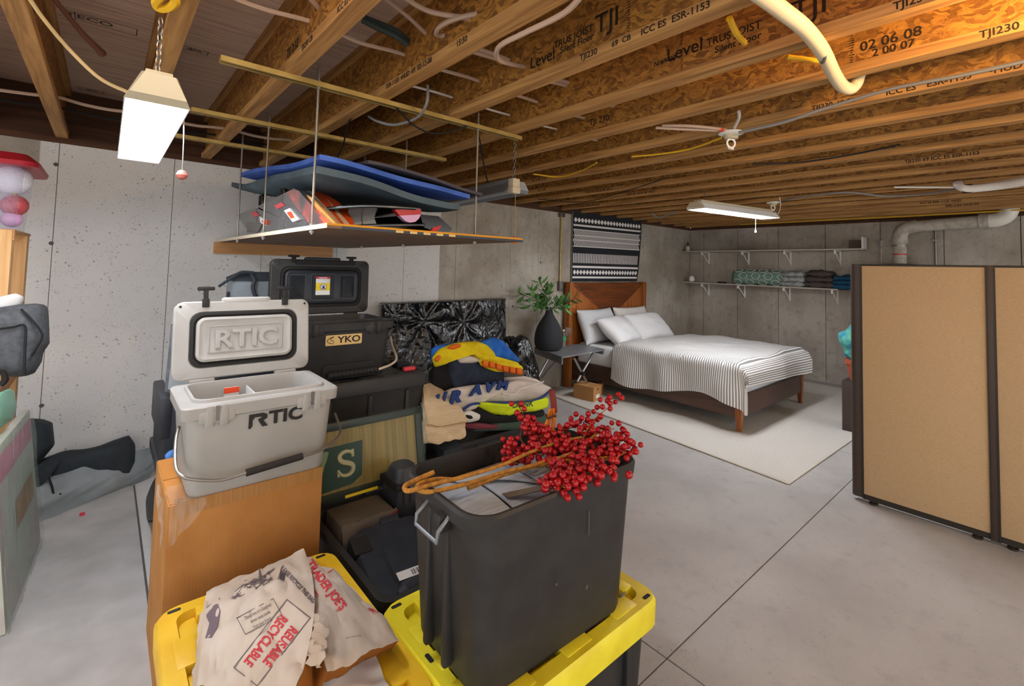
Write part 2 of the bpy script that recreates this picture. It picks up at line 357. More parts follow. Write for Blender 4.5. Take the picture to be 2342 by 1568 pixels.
M('pack_red', '#c2413a', .2, col2='#2b2a33', scale=(9, 9, 9), coat=.6); M('pack_dark', '#1c1d22', .2, col2='#3c3d46', scale=(14, 14, 14), coat=.6); M('red', '#c5303a', .45)
M('towel_blue', '#1d55a8', .95, col2='#2a6cc4', scale=(14, 14, 14), bump=.4, bscale=(300, 300, 300)); M('towel_yellow', '#dcc613', .95, col2='#cdb510', scale=(12, 12, 12), bump=.4, bscale=(260, 260, 260))
M('towel_orange', '#d9661a', .95, bump=.4, bscale=(260, 260, 260)); M('navy', '#232a3a', .95, col2='#2b3344', scale=(20, 20, 20), bump=.3, bscale=(20, 20, 20)); M('blackcloth', '#151517', .95, bump=.3, bscale=(14, 14, 14))
M('jersey', '#c9bfb4', .7, col2='#bdb2a8', scale=(5, 5, 5)); M('jersey_navy', '#233c72', .8); M('lime', '#c3d414', .85); M('green_dark', '#3b4d42', .8)
M('mat_floor', '#b2b0ae', .75, col2='#a19f9c', scale=(5, 5, 5)); M('mat_edge', '#56534f', .8)
M('tapestry_black', '#24262b', .95); M('tapestry_white', '#e2dfdd', .95)
M('label_white', '#dedcd8', .5); M('label_yellow', '#e3c51c', .5); M('label_tan', '#d2b070', .4); M('hazard', '#d9481f', .5)
M('quilt_grey', '#a4adb7', .6, col2='#8e98a3', scale=(4, 90, 4), bump=.2, bscale=(4, 120, 4)); M('strap_brown', '#5c5247', .8)
M('green_bag', '#7fb09b', .3, alpha=.8, spec=.6); M('teal', '#5fa386', .9, col2='#2f8096', scale=(16, 16, 16)); M('cloth_sage', '#6f8a7c', .95); M('cloth_pale', '#c9cfc8', .95)
M('cloth_marl', '#a9acab', .95, col2='#7d8384', scale=(60, 60, 60), lo=.42, hi=.58); M('cloth_taupe', '#4d4340', .95, bump=.4, bscale=(30, 30, 30)); M('cloth_teal', '#174a67', .95, bump=.4, bscale=(30, 30, 30))
M('sign_gold', '#8f7a3e', .4, col2='#7a6836', scale=(90, 4, 2)); M('sign_green', '#17352b', .35); M('sign_cream', '#bcb891', .5); M('frame_dark', '#1c1c1b', .35)
M('blue_cloth', '#4a77b8', .9); M('rose', '#8d3358', .4, col2='#c25b3c', scale=(120, 120, 120)); M('snow', '#e4e6f2', .8, bump=.8, bscale=(120, 120, 120))
PM = MATS
# ------------------------------------------------------------------ setting
WY, WX = 4.20, 7.75          # faces of the two concrete walls
m = MB().box((-3.2, -3.6, -.12), (WX+.3, WY+.3, -.008)); floor = obj('floor', m, PM['mat_edge'], smooth=False, kind='structure')
xs = [-3.2, -1.4, 1.728, 4.86, WX+.3]; ys = [-3.6, -2.1, 1.02, WY+.3]
for i in range(len(xs)-1):
    for j in range(len(ys)-1):
        m = MB().box((xs[i]+.003, ys[j]+.003, -.01), (xs[i+1]-.003, ys[j+1]-.003, 0)); obj('slab', m, PM['slab'], floor, smooth=False)
def conc_wall(name, mat, axis, face, back, stops, z1, gap=.0035, jc='#2f2b28'):
    a, b = stops[0], stops[-1]
    p0 = (a, face+.008, -.01) if axis == 'x' else (face+.008, a, -.01); p1 = (b, back, z1) if axis == 'x' else (back, b, z1)
    w = obj(name, MB().box(p0, p1), M('joint_'+name, jc, .9), smooth=False, kind='structure')
    for s0, s1 in zip(stops, stops[1:]):
        e = gap; d = random.uniform(-.001, .001)
        q0 = (s0+e, face+d, -.005) if axis == 'x' else (face+d, s0+e, -.005); q1 = (s1-e, face+.01, z1) if axis == 'x' else (face+.01, s1-e, z1)
        obj('concrete_panel', MB().box(q0, q1), mat, w, smooth=False)
    return w
stA = [-3.2, -2.69, -2.085, -1.48, -.87, -.262, .347, .95, 1.56, 2.22, 2.83, 3.60, 4.06, 4.66, 5.27, 5.88, 6.55, 7.16, WX+.25]
wall_left = conc_wall('wall_left', PM['concrete_left'], 'x', WY, WY+.25, stA, 2.225, .0018, '#6f6c69')
obj('bare_patch', MB().box((-1.4, WY-.0025, 2.02), (-.352, WY+.001, 2.224)), PM['concrete_far'], wall_left, smooth=False)
stB = [-3.6, -2.85, -2.23, -1.6, -.98, -.36, .255, .895, 1.52, 2.15, 2.77, 3.38, 3.95, WY-.001]
wall_far = conc_wall('wall_far', PM['concrete_far'], 'y', WX, WX+.25, stB, 2.225)
for px, py in ((128, 376), (117, 556), (95, 927), (1172, 700), (1236, 600)):     # form tie marks
    p = at(px, py, 1, WY); obj('tie_hole', MB().lathe([(.012, 0), (.012, .004), (.004, .004)], 10, Matrix.Translation((p.x, WY-.001, p.z)) @ Matrix.Rotation(PI/2, 4, 'X')), PM['mat_edge'], wall_left)
# ceiling: subfloor sheet with I-joists
JB, JT = 2.26, 2.575
ceiling = obj('ceiling', MB().box((-3.2, -3.6, JT), (WX+.3, WY+.25, JT+.02)), PM['subfloor'], smooth=False, kind='structure')
obj('rim_board', MB().box((-3.2, WY-.005, JB), (WX, WY+.03, JT)), PM['rim'], ceiling, smooth=False)
obj('rim_board', MB().box((WX+.02, -3.6, JB), (WX+.06, WY, JT)), PM['rim'], ceiling, smooth=False)
obj('sill_plate', MB().box((-3.2, WY-.012, 2.225), (WX+.1, WY+.13, JB)), PM['rim'], ceiling, smooth=False)
obj('sill_plate', MB().box((WX-.012, -3.6, 2.225), (WX+.13, WY-.012, JB)), PM['rim'], ceiling, smooth=False)
JX = lambda i: -.222+.393*i          # right edge of joist i
FW, FH = .060, .037
joists = {}
y0, y1 = -3.5, WY-.012
fl0 = obj('flange', MB().box((-FW, y0, JB), (0, y1, JB+FH)), PM['flange'], ceiling, smooth=False)
fl0.name = 'flange_template'
for i in range(-7, 21):
    if JX(i) > WX: break
    x = JX(i); c = x-FW/2
    jo = obj('joist', MB().box((c-.0055, y0, JB+FH-.005), (c+.0055, y1, JT-FH+.005)), PM['osb_web'], ceiling, smooth=False)
    joists[i] = jo
    piece(fl0, 'flange', Matrix.Translation((x, 0, 0)), jo); piece(fl0, 'flange', Matrix.Translation((x, 0, JT-JB-FH)), jo)
bpy.data.objects.remove(fl0)
def joist_text(i, px, py, body, h, on='flange', bold=.0, ink='ink', sx=1.0):
    """stencilled print on the face of joist i that the room sees; px,py = its middle"""
    X = JX(i)-FW-.0012 if on == 'flange' else JX(i)-FW/2-.0068
    p = at(px, py, 0, X)
    z = JB+FH/2 if on == 'flange' else min(max(p.z, JB+FH+h*.6), JT-FH-h*.6)
    m = text(body, h, 0, bold, sx=sx); obj('lettering', m.xf(frame((X, p.y, z), (0, -1, 0), (0, 0, 1))), PM[ink], joists[i], smooth=False)
for i, px, py, b, h, on in (
    (2, 668, 112, 'TJI 230', .055, 'web'), (2, 700, 125, 'TJI230 CB', .03, 'flange'), (2, 800, 30, 'ICC ES ESR-1153', .03, 'flange'),
    (3, 930, 205, 'ESR-1153  \u2022HUD  69  02-12-08', .03, 'flange'), (3, 1055, 112, '15:50', .03, 'flange'),
    (4, 1345, 140, 'TJI230', .032, 'flange'), (4, 1420, 100, '69  CB', .028, 'flange'), (4, 1540, 62, 'ICC ES  ESR-1153', .032, 'flange'),
    (4, 1240, 135, 'Level', .07, 'web'), (4, 1310, 85, 'TRUS JOIST', .04, 'web'), (4, 1318, 100, 'Silent Floor', .036, 'web'), (4, 1388, 48, 'TJI', .1, 'web'),
    (5, 1565, 115, 'Level', .075, 'web'), (5, 1676, 78, 'TRUS JOIST', .04, 'web'), (5, 1686, 98, 'Silent Floor', .036, 'web'), (5, 1520, 140, 'N 69 08', .03, 'web'), (5, 2085, 15, 'TJI230', .032, 'flange'), (5, 1850, 18, 'TJI', .1, 'web'),
    (6, 2035, 90, '02 06 08', .05, 'web'), (6, 2042, 110, '2 00 07', .04, 'web'), (6, 2285, 90, 'TJI230', .034, 'flange'), (6, 1370, 275, 'TJI 230', .05, 'web'),
    (7, 1880, 258, 'TJI230', .033, 'flange'), (7, 1935, 243, '69 CB', .028, 'flange'), (7, 2060, 215, 'ICC ES', .034, 'flange'), (7, 2170, 190, 'ESR-1153', .034, 'flange'), (7, 2300, 160, '\u2022HUD', .034, 'flange'),
    (8, 1235, 315, '02-12-08 15:50', .03, 'flange'), (10, 1370, 390, 'HUD 69  02-02-08  09:17', .032, 'flange'), (11, 1465, 405, 'HUD 69  02-02-08  09:37', .032, 'flange'), (11, 2150, 318, 'TJI230 69 ICC ES ESR-1153', .032, 'flange'),
    (9, 1240, 390, '02-12-08', .03, 'flange'), (12, 1350, 430, 'Level  TJI230  02-02-08', .03, 'flange'), (14, 2060, 405, 'TJI230', .032, 'flange'), (17, 2150, 455, 'ICC ES ESR-1153 \u2022HUD', .032, 'flange'), (18, 2200, 470, 'ESR-1153 \u2022HUD 69', .032, 'flange')):
    joist_text(i, px, py, b, h, on, bold=.0006)
for i, px, w_ in ((4, 1435, .02), (5, 1558, .012), (6, 1945, .02), (7, 1910, .01), (3, 800, .012), (8, 1335, .012)):     # serrated web joints printed dark
    X = JX(i)-FW/2-.0066; yy = at(px, 100 if i < 7 else 300, 0, X).y; m = MB(); n = 26
    for k in range(n):
        z0 = JB+FH+(JT-JB-2*FH)*k/n; z1 = JB+FH+(JT-JB-2*FH)*(k+.55)/n; w2 = w_*random.uniform(.5, 1.3)
        m.add([(X, yy-w2/2, z0), (X, yy+w2/2, (z0+z1)/2), (X, yy-w2/2, z1)], [(0, 1, 2)])
    obj('web_joint', m, PM['ink'], joists[i], smooth=False)
def sub_mark(px, py, w, h, rows):
    p = at(px, py, 2, JT-.001); m = MB(); t = .004
    for a, b, c, d in ((-w/2, -h/2, w/2, -h/2+t), (-w/2, h/2-t, w/2, h/2), (-w/2, -h/2, -w/2+t, h/2), (w/2-t, -h/2, w/2, h/2), (-w*.15, -h/2, -w*.15+t, h/2)):
        m.add([(a, b, 0), (c, b, 0), (c, d, 0), (a, d, 0)], [(0, 1, 2, 3)])
    if rows: m.add(*(lambda q: (q.v, q.f))(text(rows, h*.7, 0, .001)))
    obj('grade_stamp', m.xf(frame((p.x, p.y, JT-.0012), (1, 0, 0), (0, -1, 0))), PM['inkgrey'], ceiling, smooth=False)
sub_mark(205, 45, .34, .09, 'TECO'); sub_mark(445, 115, .12, .05, 'APA'); sub_mark(210, 207, .12, .045, 'APA')
def atp(px, py, P0, nrm):          # pixel on a general plane
    d = CR*((px-1171)/FPX) + CU*((CY-py)/FPX) + CF
    return CAM + d*((Vector(P0)-CAM).dot(nrm)/d.dot(nrm))
def plane3(a, b, c): return a, (b-a).cross(c-a).normalized()
def tubepart(name, pts, r, mat, parent, n=8, smooth_n=8): return obj(name, MB().tube(arc(pts, smooth_n) if smooth_n else pts, r, n), mat, parent)
def chain(p0, p1, link=.03, r=.0022):
    p0, p1 = Vector(p0), Vector(p1); L = (p1-p0).length; n = max(2, int(L/(link*.8))); m = MB(); t = (p1-p0).normalized(); a = t.orthogonal().normalized(); b = t.cross(a)
    for i in range(n):
        c = p0.lerp(p1, (i+.5)/n); w = a if i % 2 else b; ring = []
        pts = [c+t*math.cos(q)*link*.5+w*math.sin(q)*link*.25 for q in [2*PI*k/8 for k in range(9)]]
        m.tube(pts, r, 4, False)
    return m
# ------------------------------------------------------------------ shop lights
def shop_light(label, loc, rotz, L, lit, w=.155, h=.075, chains=(), cat='shop light', grey=False, name='shop_light', tube='tube_lit'):
    t = thing(name, label, cat, loc, (0, 0, rotz)); ref = PM['reflector_grey'] if grey else PM['reflector']; hou = PM['reflector_grey'] if grey else PM['ivory']
    a, b = w/2, w*.27
    prof = [(-a, 0), (-b, h), (b, h), (a, 0), (a-.003, 0), (b-.003, h-.004), (-b+.003, h-.004), (-a+.003, 0)]
    obj('reflector', MB().loft([[(x, y, z) for x, z in prof] for y in (0, L)]), ref, t, smooth=False, world=False)
    obj('ballast_cover', MB().box((-b*.8, .02, h), (b*.8, L-.02, h+.03), .004), hou, t, world=False)
    for y, s in ((0, -1), (L, 1)):
        e = [(-a, 0), (-b, h+.012), (b, h+.012), (a, 0)]
        m = MB().loft([[(x*1.02, y, z) for x, z in e], [(x*.86, y+s*.028, max(.016, z*.92)) for x, z in e]])
        obj('end_cap', m, hou, t, smooth=False, world=False)
    for s in (-1, 1):
        tb = obj('tube', MB().tube([(s*w*.24, .02, .03), (s*w*.24, L-.02, .03)], .0165 if w > .1 else .013, 12), PM[tube if lit else 'tube_off'], t, world=False)
        for y in (.012, L-.012): obj('socket', MB().box((s*w*.24-.012, y-.006, .012), (s*w*.24+.012, y+.006, .055), .003), PM['white_plastic'], t, world=False)
    for y, top in chains: obj('chain', chain((0, y, h+.03), (0, y, top)), PM['galv'], t, world=False)
    return t
l1 = shop_light('lit twin-tube shop light hung on a chain above the grey cooler', (.093, 1.71, 1.95), 0, 1.08, True, chains=((.12, .305), (.95, .305)))
m = MB().tube(arc([at(421, 262, 0, .175), at(420, 320, 0, .178), at(417, 392, 0, .18)], 6), .0018, 5)
obj('pull_chain', m, PM['galv'], l1)
p = at(416, 400, 0, .18); obj('pull_knob', MB().lathe([(.003, .017), (.012, .012), (.017, 0), (.013, -.011), (.003, -.016)], 14, Matrix.Translation(p)), M('knob_red', '#a5584e', .6), l1)
obj('cord', MB().tube(arc([at(300, 214, 2, 2.04), at(230, 180, 2, 2.10), at(165, 120, 2, 2.17), at(105, 50, 2, 2.22), at(64, -10, 2, 2.26), at(30, -80, 2, 2.30)], 8), .006, 8), M('cord_tan', '#c2a877', .6), l1)
obj('cord_loop', MB().tube(arc([at(300, 214, 2, 2.04), at(330, 222, 2, 2.035), at(360, 205, 2, 2.05), at(366, 198, 2, 2.055)], 8), .006, 8), PM['cord_tan'], l1)
l2 = shop_light('unlit grey shop light hanging by the raised wooden shelf', (1.86, 2.13, 1.95), math.radians(-5), 1.15, False, w=.17, h=.06, grey=True)
p = at(1175, 428, 1, 2.10); obj('switch_box', MB().box((p.x-.032, p.y-.03, p.z-.04), (p.x+.03, p.y+.02, p.z+.0), .008).box((p.x-.027, p.y-.025, p.z), (p.x+.027, p.y+.02, p.z+.05), .004), PM['ivory'], l2)
obj('chain', chain((p.x, p.y, p.z+.05), (p.x, p.y, 2.245)), PM['galv'], l2)
obj('pull_chain', MB().tube([(p.x+.004, p.y-.012, p.z-.03), (p.x+.006, p.y-.012, 1.68)], .002, 5), PM['strut'], l2)
obj('pull_tassel', MB().lathe([(.003, .045), (.006, .04), (.013, 0), (.002, 0)], 10, Matrix.Translation((p.x+.006, p.y-.012, 1.64))), PM['towel_orange'], l2)
pa, pb = at(1592, 478, 2, 2.06), at(1762, 500, 2, 2.06); an = math.atan2(pb.y-pa.y, pb.x-pa.x)-PI/2
l3 = shop_light('lit shop light hanging over the foot of the bed', (pa.x, pa.y, 2.06), an, (pb-pa).length, True, w=.19, h=.055, tube='tube_far')
obj('hanger', MB().tube([at(1605, 432, 2, 2.26), at(1620, 458, 2, 2.14)], .003, 5), PM['galv'], l3)
q = at(1728, 500, 2, 2.06); obj('pull_chain', MB().tube([q, q-Vector((0, 0, .11))], .002, 5), PM['white_plastic'], l3)
obj('pull_knob', MB().lathe([(.003, .03), (.008, .02), (.011, 0), (.003, 0)], 8, Matrix.Translation(q-Vector((0, 0, .14)))), PM['white_plastic'], l3)
obj('cord', MB().tube(arc([at(1755, 497, 2, 2.09), at(1778, 490, 2, 2.12), at(1785, 470, 2, 2.18), at(1783, 450, 2, 2.26)], 6), .004, 6), PM['cable_white'], l3)
# unseen shop lights added out of frame as fill for the near basement
shop_light('added fill shop light behind the camera position over the left aisle', (-.95, -2.3, 2.02), 0, 1.15, True, chains=((.2, .235), (.95, .235)))
shop_light('added fill shop light behind the camera position over the open floor', (2.3, -2.5, 2.02), 0, 1.15, True, chains=((.2, .235), (.95, .235)))
shop_light('added fill shop light right of the tan divider outside the frame', (5.3, -1.6, 2.02), 0, 1.15, True, chains=((.2, .235), (.95, .235)))
for lab, lo, mt in (('bare warm bulb in a porcelain holder under the right joists', (1.72, -.12, 2.26), 'bulb_lit'), ('added white fill bulb in a holder left of the camera position', (-.85, .55, 2.26), 'bulb_fill'), ('added white fill bulb hung in the joist bay above the camera position', (-.02, 1.15, 2.40), 'bulb_fill'), ('added white fill bulb hung in the next joist bay toward the rails', (.37, .95, 2.40), 'bulb_fill')):  # the white bulbs are unseen fill added to brighten the joists and subfloor
    t = thing('bulb_holder', lab, 'light bulb', lo)
    obj('holder', MB().lathe([(.055, 0), (.055, -.012), (.03, -.035), (.02, -.035)], 20), PM['white_plastic'], t, world=False)
    obj('bulb', MB().lathe([(.004, -.14), (.02, -.136), (.03, -.115), (.03, -.095), (.014, -.05), (.013, -.033)], 16), PM[mt], t, world=False)
# ------------------------------------------------------------------ hanging shelf
hs = thing('hanging_shelf', 'plywood storage shelf hung from the joists on threaded rods', 'shelf', (1.15, 3.0, 1.634))
obj('shelf_board', MB().box((.64, 1.84, 1.634), (1.66, WY-.003, 1.652)), PM['ply'], hs, smooth=False)
obj('edge_strip', MB().box((.6385, 1.838, 1.634), (.6405, WY-.01, 1.653)), M('ply_edge', '#cfc3ac', .7), hs, smooth=False)
obj('edge_band', MB().box((.64, 1.8375, 1.645), (1.66, 1.8402, 1.6535)), M('band_orange', '#c98a1c', .7), hs, smooth=False)
m = MB().box((.70, 1.8378, 1.634), (1.66, 1.8402, 1.645)); obj('edge_band_dark', m, M('band_navy', '#3a4450', .7), hs, smooth=False)
for k in range(5): obj('check_mark', MB().box((.93+k*.067, 1.8366, 1.6345), (.965+k*.067, 1.8378, 1.6445)), M('check_cream', '#c9b27c', .7), hs, smooth=False)
obj('ledger', MB().box((.617, WY-.04, 1.546), (1.507, WY-.002, 1.634)), PM['pine_x'], hs, smooth=False)
RY = (2.03, 2.83, 3.50)
for y in RY:
    m = MB(); a, b, z = .285, 1.79, 2.2595
    prof = [(-.0205, 0), (.0205, 0), (.0205, -.021), (.009, -.021), (.009, -.019), (.018, -.019), (.018, -.002), (-.018, -.002), (-.018, -.019), (-.009, -.019), (-.009, -.021), (-.0205, -.021)]
    obj('strut_rail', m.loft([[(x, y+dy, z+dz) for dy, dz in prof] for x in (a, b)]), PM['strut'], hs, smooth=False)
    for x in (.645, 1.487):
        rd = obj('threaded_rod', MB().tube([(x, y, 1.615), (x, y, 2.33)], .0052, 8), PM['steel'], hs)
        for z in (1.622, 1.652, 2.232, 2.2605): obj('nut', MB().cyl((x, y, z), .010, .008, 6), PM['galv'], rd, smooth=False)
# pads and boards stored on it
def slab(name, label, cat, fn, th, mats, nu=22, nv=26, group=None, thick_fn=None):
    m = MB().grid(fn, nu, nv); n1 = len(m.f); o = len(m.v)
    P = list(m.v); w = nv+1
    for i in range(nu+1):
        for j in range(nv+1):
            u, v = i/nu, j/nv; e = min(u, 1-u, v, 1-v)*4; k = th*(.5+.5*min(1, e)**.5) if th > .03 else th
            m.v.append(P[i*w+j]-Vector((0, 0, max(k, .004))))
    m.f += [tuple(q+o for q in reversed(f)) for f in m.f[:n1]]; m.mi += [1 if isinstance(mats, list) else 0]*n1
    bd = [i*w for i in range(nu+1)]+[nu*w+j for j in range(1, nv+1)]+[i*w+nv for i in range(nu-1, -1, -1)]+[j for j in range(nv-1, 0, -1)]
    for k in range(len(bd)): m.f.append((bd[(k+1) % len(bd)], bd[k], bd[k]+o, bd[(k+1) % len(bd)]+o)); m.mi.append(1 if isinstance(mats, list) else 0)
    m.uv = None
    return tag(obj(name, m, mats, angle=60), label, cat, group)
def lerp(a, b, t): return a+(b-a)*t
def matfn(x0, x1, ya, yb, z00, z10, z01, z11, wav, seed, bulge=.0):
    def f(u, v):
        z = lerp(lerp(z00, z10, u**1.3), lerp(z01, z11, u), v)+wav*nz((u*2.2, v*3, 0), 1, seed)+bulge*math.sin(PI*u)*math.sin(PI*v)
        return Vector((lerp(x0, x1, u)+.015*nz((v*3, 0, 1), 1, seed), lerp(ya, yb, v)+.02*nz((u*3, 1, 0), 1, seed), z))
    return f
slab('foam_pad', 'dark grey foam pad lying on top of the blue mats', 'sleeping pad', matfn(.86, 1.50, 1.99, 3.6, 1.958, 1.888, 2.10, 2.05, .008, 1, .015), .014, PM['mat_grey'])
slab('sleeping_mat', 'bright blue sleeping mat under the grey foam pad', 'sleeping mat', matfn(.66, 1.44, 2.02, 3.60, 1.945, 1.872, 2.09, 2.04, .02, 2, .015), .045, [PM['mat_blue'], PM['mat_blue']])
slab('sleeping_mat', 'puffy blue and slate sleeping mat sagging over the stored boards', 'sleeping mat', matfn(.655, 1.37, 2.0, 3.86, 1.898, 1.815, 2.045, 2.0, .03, 3, .0), .062, [PM['mat_blue2'], PM['mat_green']])
def wake(label, x0, x1, y0, y1, z0, z1, th, trim):
    t = thing('wake_board', label, 'board', ((x0+x1)/2, (y0+y1)/2, min(z0, z1)-th))
    n = 28; cx, cy, a, b = (x0+x1)/2, (y0+y1)/2, (x1-x0)/2, (y1-y0)/2; ring = []
    for k in range(n):
        q = 2*PI*k/n; c, s = math.cos(q), math.sin(q); e = .55
        ring.append((cx+a*math.copysign(abs(c)**e, c), cy+b*math.copysign(abs(s)**e, s)))
    zz = lambda x: lerp(z0, z1, (x-x0)/(x1-x0))
    obj('deck', MB().loft([[(x, y, zz(x)-th) for x, y in ring], [(cx+(x-cx)*1.01, cy+(y-cy)*1.005, zz(x)-th*.5) for x, y in ring], [(x, y, zz(x)) for x, y in ring]]), PM['board_black'], t)
    obj('edge_trim', MB().loft([[(cx+(x-cx)*1.012, cy+(y-cy)*1.006, zz(x)-th*.75) for x, y in ring], [(cx+(x-cx)*1.012, cy+(y-cy)*1.006, zz(x)-th*.35) for x, y in ring]]), PM[trim], t)
    return t
wake('black glossy board with a slate rim, upper one under the mats', .74, 1.20, 1.93, 3.3, 1.752, 1.776, .016, 'board_edge')
wake('black glossy board with a slate rim lying flat on the plywood', .80, 1.22, 1.93, 3.2, 1.668, 1.704, .015, 'board_edge')
P0 = at(930, 480, 1, 1.945)
t = thing('board_fin', 'red and pink half-round board tail between the black boards', 'board tail', (P0.x, 1.945, 1.70))
def pxpoly(pts, y): return [at(a, b, 1, y) for a, b in pts]
obj('tail_red', MB().prism(pxpoly([(903, 479), (962, 478), (963, 490), (914, 493)], 1.945), (0, .03, 0)), PM['board_red'], t)
obj('tail_pink', MB().prism(pxpoly([(914, 492.5), (963, 489.5), (958, 500), (950, 507), (938, 509), (927, 505)], 1.945), (0, .03, 0)), PM['board_pink'], t)
t = thing('skim_board', 'dark board with red nose leaning at the right end of the hanging shelf', 'board', at(1010, 525, 1, 1.96))
obj('deck', MB().prism(pxpoly([(960, 490), (1003, 494), (1034, 522), (1030, 529), (1000, 531), (970, 520)], 1.97), (0, .5, .015)), PM['board_black'], t)
obj('nose', MB().prism(pxpoly([(985, 531), (990, 520), (1010, 515), (1004, 525), (996, 531)], 1.965), (0, .01, 0)), PM['red'], t)
# orange board standing on its edge
A_, B_, C_ = at(690, 437, 0, .72), at(812, 516, 1, 1.96), at(757, 514, 1, 1.90); P0, N0 = plane3(A_, B_, C_)
def onp(pts, off=0.0): return [atp(a, b, P0, N0)+N0*off for a, b in pts]
if N0.y > 0: N0 = -N0
t = thing('skim_board', 'orange round-nosed board with tan stripes on the hanging shelf', 'board', C_)
ol = [(688, 437), (705, 436), (726, 438), (752, 447), (775, 462), (795, 483), (806, 500), (811, 515), (757, 513), (725, 478)]
obj('deck', MB().prism(onp(ol), -N0*.02), PM['orange'], t)
obj('stripe', MB().prism(onp([(690, 438), (708, 437), (760, 490), (781, 514), (757, 513), (722, 474)], .0015), N0*.001), PM['board_tan'], t)
obj('stripe', MB().prism(onp([(747, 454), (800, 514), (788, 514), (770, 490)], .0015), N0*.001), PM['board_tan'], t)
t = thing('foam_board', 'tan foam board edge behind the shrink-wrapped water toys', 'board', at(745, 515, 1, 1.93))
obj('core', MB().prism([at(a, b, 0, .695) for a, b in [(700, 445), (712, 452), (770, 513), (752, 513)]], (.012, 0, 0)), PM['foam_tan'], t)
# shrink wrapped packs on the left edge
def pack(label, outline, x, mats, windows, th=.05):
    t = thing('wrapped_pack', label, 'package', at(*outline[-1], 0, x), group='shrink-wrapped packs on the hanging shelf')
    obj('card', MB().prism([at(a, b, 0, x) for a, b in outline], (th, 0, 0)), PM[mats[0]], t, smooth=False)
    for nm, pts, mt, d in windows: obj(nm, MB().prism([at(a, b, 0, x-.0015) for a, b in pts], (-d, 0, 0)), PM[mt], t)
    obj('wrap', MB().prism([at(a, b, 0, x-.012) for a, b in outline], (th+.01, 0, 0)), PM['shrink_thin'], t)
    return t
pack('shrink-wrapped red and black printed pack standing at the shelf edge', [(588, 472), (672, 431), (684, 436), (751, 512), (700, 520), (640, 497)], .69, ('pack_dark',),
     [('print_panel', [(656, 440), (672, 432), (684, 437), (751, 512), (712, 517), (672, 465)], 'pack_red', .001), ('sticker', [(628, 470), (645, 462), (652, 470), (634, 478)], 'red', .002),
      ('water_gun', [(655, 482), (668, 476), (690, 502), (675, 508)], 'label_white', .012), ('water_gun_tip', [(662, 486), (672, 484), (680, 498), (672, 500)], 'hazard', .014)])
pack('shrink-wrapped dark pack leaning against the printed one', [(541, 491), (585, 475), (640, 497), (700, 520), (612, 533), (566, 526), (552, 508)], .70, ('pack_dark',),
     [('sticker', [(574, 487), (584, 482), (594, 492), (582, 496)], 'red', .002), ('grey_panel', [(566, 507), (600, 512), (590, 533), (566, 530)], 'dullsteel', .004), ('water_gun', [(598, 495), (612, 503), (610, 516), (600, 508)], 'label_white', .012), ('water_gun_tip', [(603, 505), (613, 503), (611, 514)], 'hazard', .014)])
for px, py, s in ((598, 455, 1), (648, 428, .8)):
    p = at(px, py, 0, .73); t = thing('swim_fin', f'black swim fin tip sticking up {"left of" if s == 1 else "behind"} the red printed pack', 'swim fin', p)
    obj('blade', MB().grid(lambda u, v: p+Vector((.02*math.sin(u*PI)*s, (u-.5)*.09*s, -.07*s+v*.13*s*(1-.6*abs(u-.5)))), 8, 8, .008), PM['board_black'], t)
# ------------------------------------------------------------------ cables, pipes under the joists
def cable(label, pts, r, mat, cat='cable', name='cable', n=7):
    m = MB().tube(arc(pts, 8), r, n); c = Vector(pts[0])
    o = obj(name, m, PM[mat]); return tag(o, label, cat)
def xrun(px0, py0, z, x1, r, mat, label, wob=.01, x0off=0):     # cable drilled through the webs along X
    p = at(px0, py0, 2, z); n = 14; pts = []
    for k in range(n+1):
        x = lerp(p.x+x0off, x1, k/n); ph = ((x+.222+FW/2)/.393) % 1
        pts.append((x, p.y+wob*nz((x*2, p.y, 0)), z-wob*1.6*math.sin(PI*ph)))
    return cable(label, pts, r, mat)
xrun(800, 80, 2.40, 2.7, .0085, 'cable_tan', 'tan cable drilled through the joists above the hanging shelf rail', x0off=-.5)
xrun(1130, 130, 2.42, 3.2, .010, 'cable_tan', 'thick tan cable drilled through joists right of the cable coil', x0off=-.12)
xrun(1125, 118, 2.43, 3.25, .009, 'cable_tan', 'second tan cable running beside the thick one through the joists', x0off=-.12)
xrun(940, 190, 2.38, 3.6, .006, 'cable_white', 'thin white cable crossing between joists above the mats', x0off=-.02)
xrun(0, 197, 2.33, 1.0, .009, 'cable_tan', 'tan cable along the wall side crossing behind the lit shop light', wob=.012)
xrun(0, 220, 2.36, .85, .007, 'cable_black', 'dark cable along the wall side beside the tan one', wob=.012)
cable('tan cable descending from the upper left subfloor to the third joist', [at(872, -10, 2, 2.50), at(935, 40, 2, 2.45), at(985, 85, 2, 2.42), at(1030, 108, 2, 2.41)], .008, 'cable_tan')
cable('tan coiled cable loop under the joists near the top centre', [at(1200, -15, 2, 2.40), at(1130, 22, 2, 2.38), at(1045, 42, 2, 2.36), at(1005, 62, 2, 2.355), at(1000, 80, 2, 2.36), at(1030, 78, 2, 2.37), at(1110, 45, 2, 2.38), at(1235, 0, 2, 2.40), at(1270, -30, 2, 2.42)], .009, 'cable_tan')
cable('second loop of tan cable lying over the coiled one', [at(920, -8, 2, 2.42), at(980, 25, 2, 2.39), at(1060, 40, 2, 2.37), at(1140, 48, 2, 2.365), at(1200, 25, 2, 2.38), at(1250, -15, 2, 2.40)], .009, 'cable_tan')
cable('tan cable hooking down in a long bend beside the fourth joist', [at(1340, -20, 2, 2.24), at(1290, 30, 2, 2.243), at(1200, 75, 2, 2.247), at(1150, 100, 2, 2.25), at(1135, 120, 2, 2.26), at(1142, 138, 2, 2.29), at(1175, 148, 2, 2.33), at(1212, 155, 2, 2.37)], .009, 'cable_tan')
